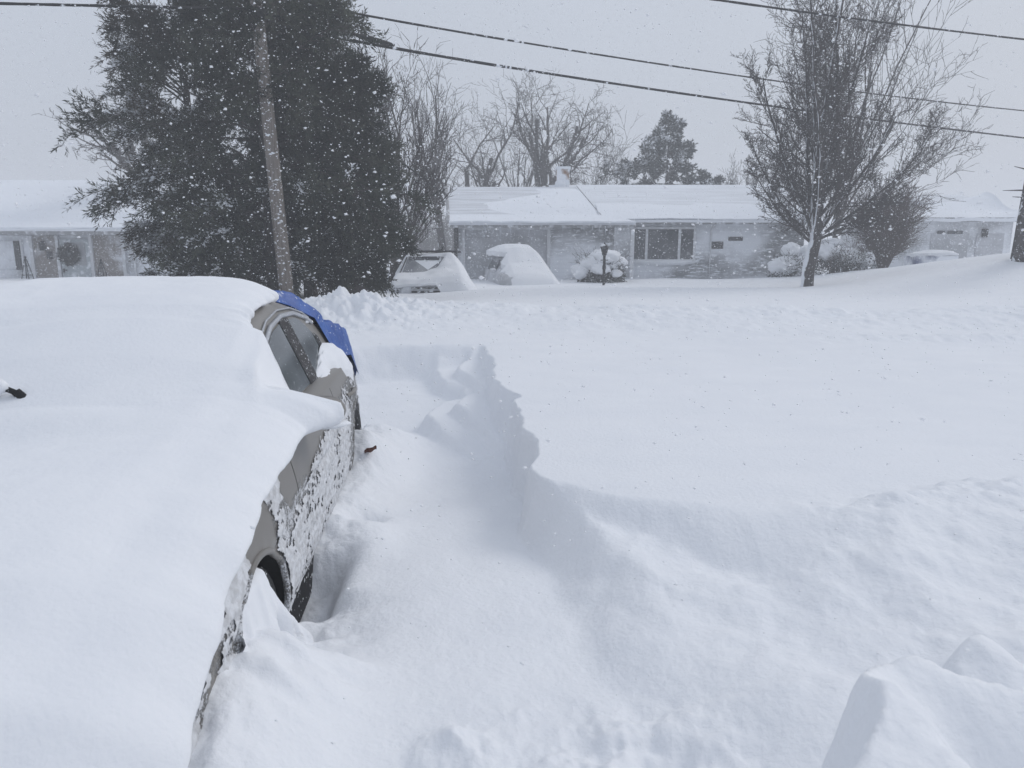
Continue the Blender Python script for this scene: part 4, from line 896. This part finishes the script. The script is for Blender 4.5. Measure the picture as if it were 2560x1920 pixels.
MB().box(px2x(17, YL), px2x(30, YL), YL+.33, YL+.40, zat(675, YL), zat(602, YL)).build('shutter', M['darktrim'], hl)
for bx_ in [(px2x(34, YL), px2x(38, YL), YL+.33, YL+.41, gz0, zat(597, YL)), (px2x(318, YL), px2x(322, YL), YL+.33, YL+.41, gz0, zat(597, YL))]: MB().box(*bx_).build('window_casing', M['white'], hl)
wl = W(107, 616, YL+.3); MB().box(wl[0]-.08, wl[0]+.08, wl[1]-.1, wl[1]+.06, wl[2]-.16, wl[2]+.12).prism([(wl[0]-.11, wl[1]-.13, wl[2]+.12), (wl[0]+.11, wl[1]-.13, wl[2]+.12), (wl[0], wl[1]-.02, wl[2]+.22)], (0, .18, 0)).build('wall_lantern', M['iron'], hl)
MB().box(wl[0]+.12, wl[0]+.3, wl[1]-.02, wl[1]+.06, wl[2]-.5, wl[2]-.2).build('house_plate', M['darktrim'], hl)
A = roof_grid(x0-.3, x1+.3, YL-.6, 33.5, zft+.02, zrl, 80, 26, .0, 111); MB_ = slab(A, .1).build('roof', M['roofthin'], hl)
B = A.copy(); fr_ = np.linspace(0, 1, 26)[None]
B[..., 2] += .06+.22*ss((fr_-.12-.05*fbm(B[..., 0]*.4, 0*B[..., 0], 112))/.08)+.03*fbm(B[..., 0]*.8, B[..., 1]*1.4, 113)-.05*ss((fr_-.8)/.2)
slab(B, .05).build('roof_snow', M['roofsnow'], MB_, True)
MB().prism([(x0-.3, 38.5, zft), (x1+.3, 38.5, zft), (x1+.3, 33.52, zrl-.05), (x0-.3, 33.52, zrl-.05)], (0, 0, -.1)).build('roof', M['roofthin'], hl)
icicles(hl, [px2x(p, YL) for p in (278,)], YL-.56, zel+.04, 78)
# wreath
wc = W(173, 636, YL+.27); wb = MB(); rng = rs(9); an = np.linspace(0, 2*np.pi, 40)
wb.tube([(wc[0]+.28*math.cos(a), wc[1], wc[2]+.28*math.sin(a)) for a in an], .10, 8)
n = 1500; a = rng.uniform(0, 2*np.pi, n); b = rng.uniform(0, 2*np.pi, n); rr_ = .28+.12*np.cos(b)
P = np.stack([wc[0]+rr_*np.cos(a), wc[1]+.1*np.sin(b)-.02, wc[2]+rr_*np.sin(a)], 1); D = rng.normal(0, 1, (n, 3)); D /= np.linalg.norm(D, axis=1)[:, None]
V, Fq = leaflets(P, D, np.full(n, .13), np.full(n, .03), rng); wb.add(V, Fq)
tag(wb.build('wreath', M['wreath'], None), 'dark twiggy wreath hung on the glazed front door of the brown house', 'wreath')
for px, py0, py1, lab in ((63, 645, 692, 'black iron garden obelisk left of the wreathed door'), (252, 652, 692, 'black iron garden obelisk right of the wreathed door, before the siding')):
    Yt = YL-1.0; tp_ = W(px, py0, Yt); zb = gz(tp_[0], Yt)-.2; hh = tp_[2]; ob = MB()
    for (sx, sy) in ((-1, -1), (1, -1), (1, 1), (-1, 1)): ob.tube([(tp_[0]+.17*sx, Yt+.17*sy, zb), (tp_[0]+.03*sx, Yt+.03*sy, hh-.08), (tp_[0], Yt, hh)], .016, 5)
    for f in (.35, .7):
        w_ = .17+(.03-.17)*f; z = zb+(hh-zb)*f; ob.tube([(tp_[0]+w_*a_, Yt+w_*b_, z) for a_, b_ in ((-1, -1), (1, -1), (1, 1), (-1, 1), (-1, -1))], .012, 5)
    ob.blob((tp_[0], Yt, hh+.03), .045, rs(2), 8, 6, 0)
    tag(ob.build('garden_obelisk', M['iron'], None), lab, 'obelisk', 'garden obelisks by the front door')

# house on the right, half lost in blowing snow
YR = 31.0; xa, xb = px2x(2286, YR), px2x(2528, YR); zer = zat(552, YR); hr = thing('house', 'pale snow-drifted house on the right, roof peaked with a deep drift', 'house', (xa, YR, .3))
for bx_ in [(xa, xb, YR, YR+.2, .2, zer), (xa, xa+.2, YR+.2, 38, .2, zer), (xb-.2, xb, YR+.2, 38, .2, zer)]: MB().box(*bx_).build('wall', M['plaster'], hr)
gx = [px2x(p, YR) for p in (2326, 2420, 2440, 2508)]
for k in (0, 2):
    g_ = MB()
    for q in range(4): g_.box(gx[k], gx[k+1], YR-.04, YR-.003, .3+q*.52, min(.3+q*.52+.51, zer-.25))
    g_ = g_.build('garage_door', M['garage'], hr)
    if k == 0:
        for f in (.15, .42, .62): MB().box(gx[0]+(gx[1]-gx[0])*f, gx[0]+(gx[1]-gx[0])*(f+.2), YR-.05, YR-.042, zat(585, YR), zat(577, YR)).build('pane', M['winglass'], g_)
wl = W(2463, 581, YR-.1); MB().box(wl[0]-.1, wl[0]+.1, wl[1]-.05, wl[1]+.09, wl[2]-.2, wl[2]+.15).build('wall_lantern', M['iron'], hr)
MB().box(xa-.3, xb+.2, YR-.45, YR-.40, zer-.05, zer+.12).box(xa-.3, xb+.2, YR-.40, YR, zer-.04, zer).build('fascia', M['soffit'], hr)
# hipped roof carrying a wind-sculpted drift
n1_, n2_ = 60, 30; A = np.zeros((n1_, n2_, 3)); crest = lambda x: I(x, [px2x(p, 33.5) for p in (2240, 2300, 2380, 2440, 2487, 2500, 2530)], [zat(p, 33.5) for p in (524, 511, 502, 484, 455, 470, 505)])
for a in range(n1_):
    x = xa-.4+(xb-xa+.7)*a/(n1_-1); zc_ = float(crest(x))
    for b in range(n2_):
        f = b/(n2_-1)*2; g_ = f if f <= 1 else 2-f
        A[a, b] = (x, YR-.5+f*3.0, zer+.08+(zc_-zer-.08)*(g_**.85)+.03*float(vnoise(x*1.3, f*3, 7)))
A[..., 2] -= .22*np.exp(-((A[..., 0]-px2x(2440, 32.5)-(A[..., 1]-YR)*.5)/1.0)**2)*ss((A[..., 1]-YR+.2)/1.0)*ss((YR+2.0-A[..., 1])/1.0)
ro = slab(A, .12).build('roof', M['roofsnow'], hr, True)
t = thing('house', 'faint far roof showing behind the drifted right-hand house', 'house', (px2x(2360, 48), 48, .4))
xa2, xb2 = px2x(2300, 48), px2x(2425, 48); z1, z2 = zat(508, 48), zat(487, 50)
MB().box(xa2, xb2, 48, 52, .3, z1).build('wall', M['plaster'], t)
MB().prism([(xa2-.3, 47.6, z1), (xa2-.3, 50, z2), (xa2-.3, 52.4, z1)], (xb2-xa2+.6, 0, 0)).build('roof', M['roofthin'], t)
# low snow-covered thing before the right-hand house
c = W(2330, 636, 29.0); t = thing('snow_covered_object', 'low flat snow-covered object, dark blue at its edge, before the right-hand house', 'covered object', (c[0], c[1], c[2]-.5))
xh = px2x(2385, 29)-px2x(2330, 29)
MB().box(c[0]-xh*.95, c[0]+xh*.95, c[1]-.4, c[1]+.5, c[2]-.6, c[2]-.06).build('base', M['bluecloth'], t)
sl = MB().blob((c[0], c[1], c[2]), (xh*1.02, .6, .16), rs(3), 26, 12, .05); sl.build('snow_load', M['snow'], t, True)

# ------------------------------------------------------------------ the two cars in the driveway
def loft_car(root, prof_w, prof_t, zlow, L, m, name, lat=1.0):
    """body from front (s=0) to rear (s=L); local x lateral, y backward"""
    ss_ = np.linspace(0, L, 46); rows = []
    for s_ in ss_:
        w = float(I(s_, *prof_w)); zt = float(I(s_, *prof_t)); half = [(w-.08, s_, zlow), (w, s_, zlow+.18), (w, s_, min(.75, zt-.15)), (w-.03, s_, min(.95, zt-.06))]
        if zt > 1.1: half += [(w-.06, s_, 1.0), (w-.22, s_, zt-.08), (w-.34, s_, zt-.01)]
        else: half += [(w-.05, s_, zt-.05), (w-.09, s_, zt-.02), (w-.16, s_, zt)]
        half += [(w*.4, s_, zt+.03), (0, s_, zt+.035)]
        rows.append(half+[(-a, b, c_) for a, b, c_ in half[-2::-1]])
    mb = MB().grid(np.array(rows)[:, ::-1]); G0 = np.array(rows)[0]
    mb.add(G0, np.array([list(range(len(G0)))])); G1 = np.array(rows)[-1]; mb.add(G1, np.array([list(range(len(G1)))[::-1]]))
    o = mb.build(name, m, None, True); o.parent = root; return o
def sp_(mb, name, m, parent, smooth=False):
    o = mb.build(name, m, None, smooth); o.parent = parent; return o
def wheels(root, wz, xs):
    for s_ in wz:
        for sg in (1, -1):
            w = sp_(MB().tube([(sg*(xs-.2), s_, .34), (sg*(xs-.02), s_, .34), (sg*xs, s_, .34)], [.34, .34, .30], 22), 'wheel', M['rubber'], root, True)
c = W(1078, 700, 19.6)
sv = thing('parked_car', 'snow-crusted wagon with a bare roof rack parked beside the garage wing', 'car', (c[0]-.12, c[1], -.03)); sv.rotation_euler = (0, 0, R(5))
loft_car(sv, ([0, .15, .6, 3.8, 4.5], [.70, .84, .92, .92, .84]), ([0, .1, .3, 1.15, 1.75, 2.1, 3.9, 4.5], [.72, .88, .93, 1.02, 1.52, 1.58, 1.56, 1.1]), .22, 4.5, M['suv'], 'body')
wheels(sv, (.85, 3.6), .91)
ws_ = np.array([[(f*(.74-.17*g_), 1.16+.60*g_-.01, 1.045+.49*g_+.012) for f in np.linspace(-1, 1, 10)] for g_ in np.linspace(.02, .97, 8)])
M['rimedglass'] = mat('rimed_windscreen', (.20, .21, .23), .5, col2=(.34, .35, .37), nscale=2.5)
sp_(MB().grid(ws_), 'windscreen', M['rimedglass'], sv, True)
wtop = np.array([[(f, 1.16+.60*g_-.014, 1.045+.49*g_+.017) for f in np.linspace(-.55, .25+.1*g_, 8)] for g_ in np.linspace(.74, .95, 4)])
sp_(MB().grid(wtop), 'wiped_glass', M['winglass'], sv, True)
sp_(MB().tube([(-.83, 1.10, 1.0), (-.70, 1.45, 1.30), (-.62, 1.70, 1.50)], .022, 6), 'front_pillar', M['darktrim'], sv)
rk = MB().tube([(-.98, 1.95, 1.66), (.98, 1.95, 1.66)], .026, 6).tube([(-.9, 3.2, 1.68), (.9, 3.2, 1.68)], .026, 6)
for sx in (-.66, .66): rk.box(sx-.05, sx+.05, 1.9, 2.0, 1.52, 1.66).box(sx-.05, sx+.05, 3.15, 3.25, 1.52, 1.66)
for sx in (-.42, .42):
    sg = 1 if sx > 0 else -1
    rk.prism([(sx-sg*.24, 1.9, 1.69), (sx, 1.9, 1.70), (sx+sg*.04, 1.9, 1.84), (sx+sg*.0, 1.9, 1.83), (sx-sg*.06, 1.9, 1.74)], (0, .08, 0))
rk.box(-.36, .36, 1.88, 2.0, 1.665, 1.70)
sp_(rk, 'roof_rack', M['iron'], sv)
for z in (.60, .70, .79): sp_(MB().box(-.42, .40, -.06, .05, z-.028, z+.022), 'grille', M['grille'], sv)
sp_(MB().box(-.80, .62, -.05, .1, .40, .53), 'bumper', M['grille'], sv)
sp_(MB().blob((-.70, .12, .70), (.14, .12, .07), rs(2), 10, 8, 0), 'headlight', M['garage'], sv, True)
# snow on hood, roof and right flank
G_ = np.zeros((44, 50, 3))
for a, s_ in enumerate(np.concatenate([[-.09, -.05], np.linspace(.02, 2.3, 42)])):
    for b, f in enumerate(np.linspace(-.98, 1.42, 50)):
        zt = float(I(s_, [0, .1, .3, 1.15, 1.75, 2.1, 2.5], [.78, .90, .95, 1.06, 1.535, 1.60, 1.60]))
        wv_ = float(I(s_, [1.0, 1.8, 2.3], [.92, .66, .62]))
        z = zt+.02+.16*ss((f+.3)/.9)*float(I(s_, [0, .3, 1.2, 1.5, 2.3], [.4, .8, 1.2, .6, .35]))
        z -= .17*float(ss(np.array((s_-1.12-.12*(f+.9)*.5)/.06))*ss(np.array((1.76-s_)/.05))*ss(np.array((.42-f+.5*(s_-1.45))/.12)))
        if s_ < 0: z = min(z, float(I(f, [-.98, -.5, .25, .5, .8, 1.42], [.87, .87, .84, .45, .2, .05])) if s_ < -.06 else z-.03)
        x = f
        if f > wv_: z -= (f-wv_)*.7+1.15*(f-wv_)**2
        if f < -wv_: z -= (-wv_-f)*1.6+.02
        G_[a, b] = (x, s_, max(.1, z)+.025*float(vnoise(f*4, s_*3, 15)))
sp_(slab(G_, .05), 'snow_cover', M['snow'], sv, True)

c = W(1310, 700, 23.4)
c2 = thing('parked_car', 'car smothered under a tall ragged cap of snow in front of the garage door', 'car', (c[0]+.18, c[1], -.02)); c2.rotation_euler = (0, 0, R(11))
loft_car(c2, ([0, .15, .6, 3.9, 4.5], [.68, .82, .89, .89, .8]), ([0, .1, .4, 1.2, 1.9, 2.2, 3.4, 4.0, 4.5], [.70, .82, .90, 1.0, 1.46, 1.5, 1.46, 1.08, 1.0]), .2, 4.5, M['garage'], 'body')
wheels(c2, (.85, 3.55), .88)
sp_(MB().box(-.45, .35, -.03, .04, .55, .70), 'grille', M['grille'], c2)
sp_(sidew := MB().grid(np.array([[(-.86+.20*g_, s_, 1.02+.38*g_) for g_ in np.linspace(0, 1, 5)] for s_ in np.linspace(1.6, 3.3, 8)])), 'side_window', M['winglass'], c2)
sp_(MB().blob((-.98, 1.35, 1.02), (.12, .08, .08), rs(2), 10, 8, .05), 'wing_mirror', M['garage'], c2, True)
G_ = np.zeros((80, 70, 3))
for a, s_ in enumerate(np.linspace(-.12, 3.6, 80)):
    vl = -float(I(s_, [-.12, .5, .9, 1.2, 1.45, 1.7, 1.9, 2.2, 3.6], [.55, .62, .78, .62, .70, .42, .80, .95, .80]))+.07*float(vnoise(s_*5.2, 0., 16))
    for b, f in enumerate(np.linspace(0, 1, 70)):
        x = vl+(1.55-vl)*f
        zt = float(I(s_, [-.12, 0, .2, .5, 1.2, 1.9, 2.3, 3.6], [.55, .80, .95, 1.05, 1.28, 1.80, 1.92, 1.88]))
        rx = float(I(s_, [0, 1.2, 2.0, 3.6], [.80, .75, .45, .42]))
        z = zt-.10*(x/.9)**2
        if x > rx: z -= (x-rx)*.45+.80*(x-rx)**2
        if x < -.45: z -= (-.45-x)*float(I(s_, [0, 1.5, 2], [.3, .45, .25]))
        G_[a, b] = (x, s_, max(.2, z)+.02*float(vnoise(x*3, s_*3, 17)))
sp_(slab(G_, .16), 'snow_cover', M['snow'], c2, True)

# ------------------------------------------------------------------ falling snow
rng = rs(77); N = 230000
Yf = 24*rng.uniform(.0002, 1, N)**(1/2.6); keep = Yf > .7; Yf = Yf[keep]; N = len(Yf)
Xf = rng.uniform(-1, 1, N)*(.78*Yf+1.0); Zf = CAM_H+rng.uniform(-.72, .36, N)*(Yf+.5)
gzv = terrain(Xf, Yf); uu, vv = car_uv(Xf, Yf)
ok = (Zf > gzv+.05) & ~((uu > -1.2) & (uu < 3.9) & (vv < 1.15) & (vv > -3) & (Zf < 1.72))
Xf, Yf, Zf = Xf[ok], Yf[ok], Zf[ok]; N = len(Xf)
r = .0027+.0021*rng.gamma(1.3, 1, N); r = np.where(rng.uniform(0, 1, N) < .006, r*2.4, r); r = np.minimum(r, .0026+.0013*Yf); r = np.minimum(r, .0085)
oc = np.array([(1, 0, 0), (-1, 0, 0), (0, 1, 0), (0, -1, 0), (0, 0, 1), (0, 0, -1)], float)
V = oc[None]*rng.uniform(.35, 1.5, (N, 6, 1)); th = rng.uniform(0, np.pi, N)
ca, sa = np.cos(th)[:, None], np.sin(th)[:, None]
V = np.stack([V[..., 0]*ca-V[..., 2]*sa, V[..., 1], V[..., 0]*sa+V[..., 2]*ca], -1)*r[:, None, None]*np.array([1.25, 1, .85])
V += np.stack([Xf, Yf, Zf], 1)[:, None]
fo = np.array([[0, 2, 4], [2, 1, 4], [1, 3, 4], [3, 0, 4], [2, 0, 5], [1, 2, 5], [3, 1, 5], [0, 3, 5]])
fl = link('falling_snow', V.reshape(-1, 3), (np.arange(N)[:, None, None]*6+fo[None]).reshape(-1, 3), M['flake'], None, True)
tag(fl, 'fine snowflakes blowing through the air over the whole street', 'snowflakes', kind='stuff')

# ------------------------------------------------------------------ haze
hm = bpy.data.materials.new('blowing_snow_haze'); hm.use_nodes = True; nt = hm.node_tree; nt.nodes.clear()
ou = nt.nodes.new('ShaderNodeOutputMaterial'); pvn = nt.nodes.new('ShaderNodeVolumePrincipled')
pvn.inputs['Color'].default_value = (.95, .96, .975, 1); pvn.inputs['Density'].default_value = .0070; pvn.inputs['Anisotropy'].default_value = 0
nt.links.new(pvn.outputs[0], ou.inputs['Volume'])
xm = float(np.abs(s).max()*(1.15+.86*ys.max()))+5
hz = MB().box(-xm, xm, -12, float(ys.max())+6, -1.2, 12.5).build('haze', hm)
tag(hz, 'pale haze of blowing snow', 'haze', kind='stuff')

# ------------------------------------------------------------------ light, sky, camera
sc = bpy.context.scene
EL, AZ = R(40), R(62)
w = bpy.data.worlds.new('World'); sc.world = w; w.use_nodes = True; nt = w.node_tree
bg = nt.nodes['Background']; bg.inputs['Strength'].default_value = .1
sky = nt.nodes.new('ShaderNodeTexSky'); sky.sky_type = 'NISHITA'; sky.sun_disc = False; sky.sun_elevation = EL; sky.sun_rotation = AZ; sky.air_density = 2; sky.dust_density = 6
tc = nt.nodes.new('ShaderNodeTexCoord'); sx = nt.nodes.new('ShaderNodeSeparateXYZ'); nt.links.new(tc.outputs['Generated'], sx.inputs[0])
mr_ = nt.nodes.new('ShaderNodeMapRange'); mr_.inputs['From Min'].default_value = 0; mr_.inputs['From Max'].default_value = 1; mr_.inputs['To Min'].default_value = .80; mr_.inputs['To Max'].default_value = .93
nt.links.new(sx.outputs['Z'], mr_.inputs['Value'])
cn = nt.nodes.new('ShaderNodeTexNoise'); cn.inputs['Scale'].default_value = 1.6; cn.inputs['Detail'].default_value = 3; nt.links.new(tc.outputs['Generated'], cn.inputs['Vector'])
cm = nt.nodes.new('ShaderNodeMapRange'); cm.inputs['To Min'].default_value = .90; cm.inputs['To Max'].default_value = 1.10; nt.links.new(cn.outputs['Fac'], cm.inputs['Value'])
cx_ = nt.nodes.new('ShaderNodeMath'); cx_.operation = 'MULTIPLY'; nt.links.new(mr_.outputs[0], cx_.inputs[0]); nt.links.new(cm.outputs[0], cx_.inputs[1])
cl_ = nt.nodes.new('ShaderNodeVectorMath'); cl_.operation = 'SCALE'; cl_.inputs[0].default_value = (6.65, 7.22, 8.35); nt.links.new(cx_.outputs[0], cl_.inputs['Scale'])
mx = nt.nodes.new('ShaderNodeMix'); mx.data_type = 'RGBA'; mx.inputs['Factor'].default_value = .93
nt.links.new(sky.outputs[0], mx.inputs['A']); nt.links.new(cl_.outputs[0], mx.inputs['B']); nt.links.new(mx.outputs['Result'], bg.inputs['Color'])
sl = bpy.data.lights.new('Sun', 'SUN'); sl.energy = .88; sl.angle = R(25); sl.color = (1, .975, .95); so = bpy.data.objects.new('Sun', sl); C.objects.link(so)
dv = Vector((math.sin(AZ)*math.cos(EL), math.cos(AZ)*math.cos(EL), math.sin(EL))); so.rotation_euler = dv.to_track_quat('Z', 'Y').to_euler()
cam = bpy.data.cameras.new('Camera'); co_ = bpy.data.objects.new('Camera', cam); C.objects.link(co_); co_.location = (0, 0, CAM_H); co_.rotation_euler = (R(90)-PITCH, 0, 0)
cam.sensor_width = 36; cam.lens = 36*F/2560; cam.clip_start = .05; cam.clip_end = 3000
cam.dof.use_dof = True; cam.dof.focus_distance = 11; cam.dof.aperture_fstop = 9
sc.camera = co_
sc.view_settings.view_transform = 'Standard'; sc.view_settings.look = 'None'; sc.view_settings.exposure = 0; sc.view_settings.gamma = 1
sc.cycles.volume_bounces = 2; sc.cycles.max_bounces = 6; sc.cycles.diffuse_bounces = 4
sc.cycles.use_denoising = True
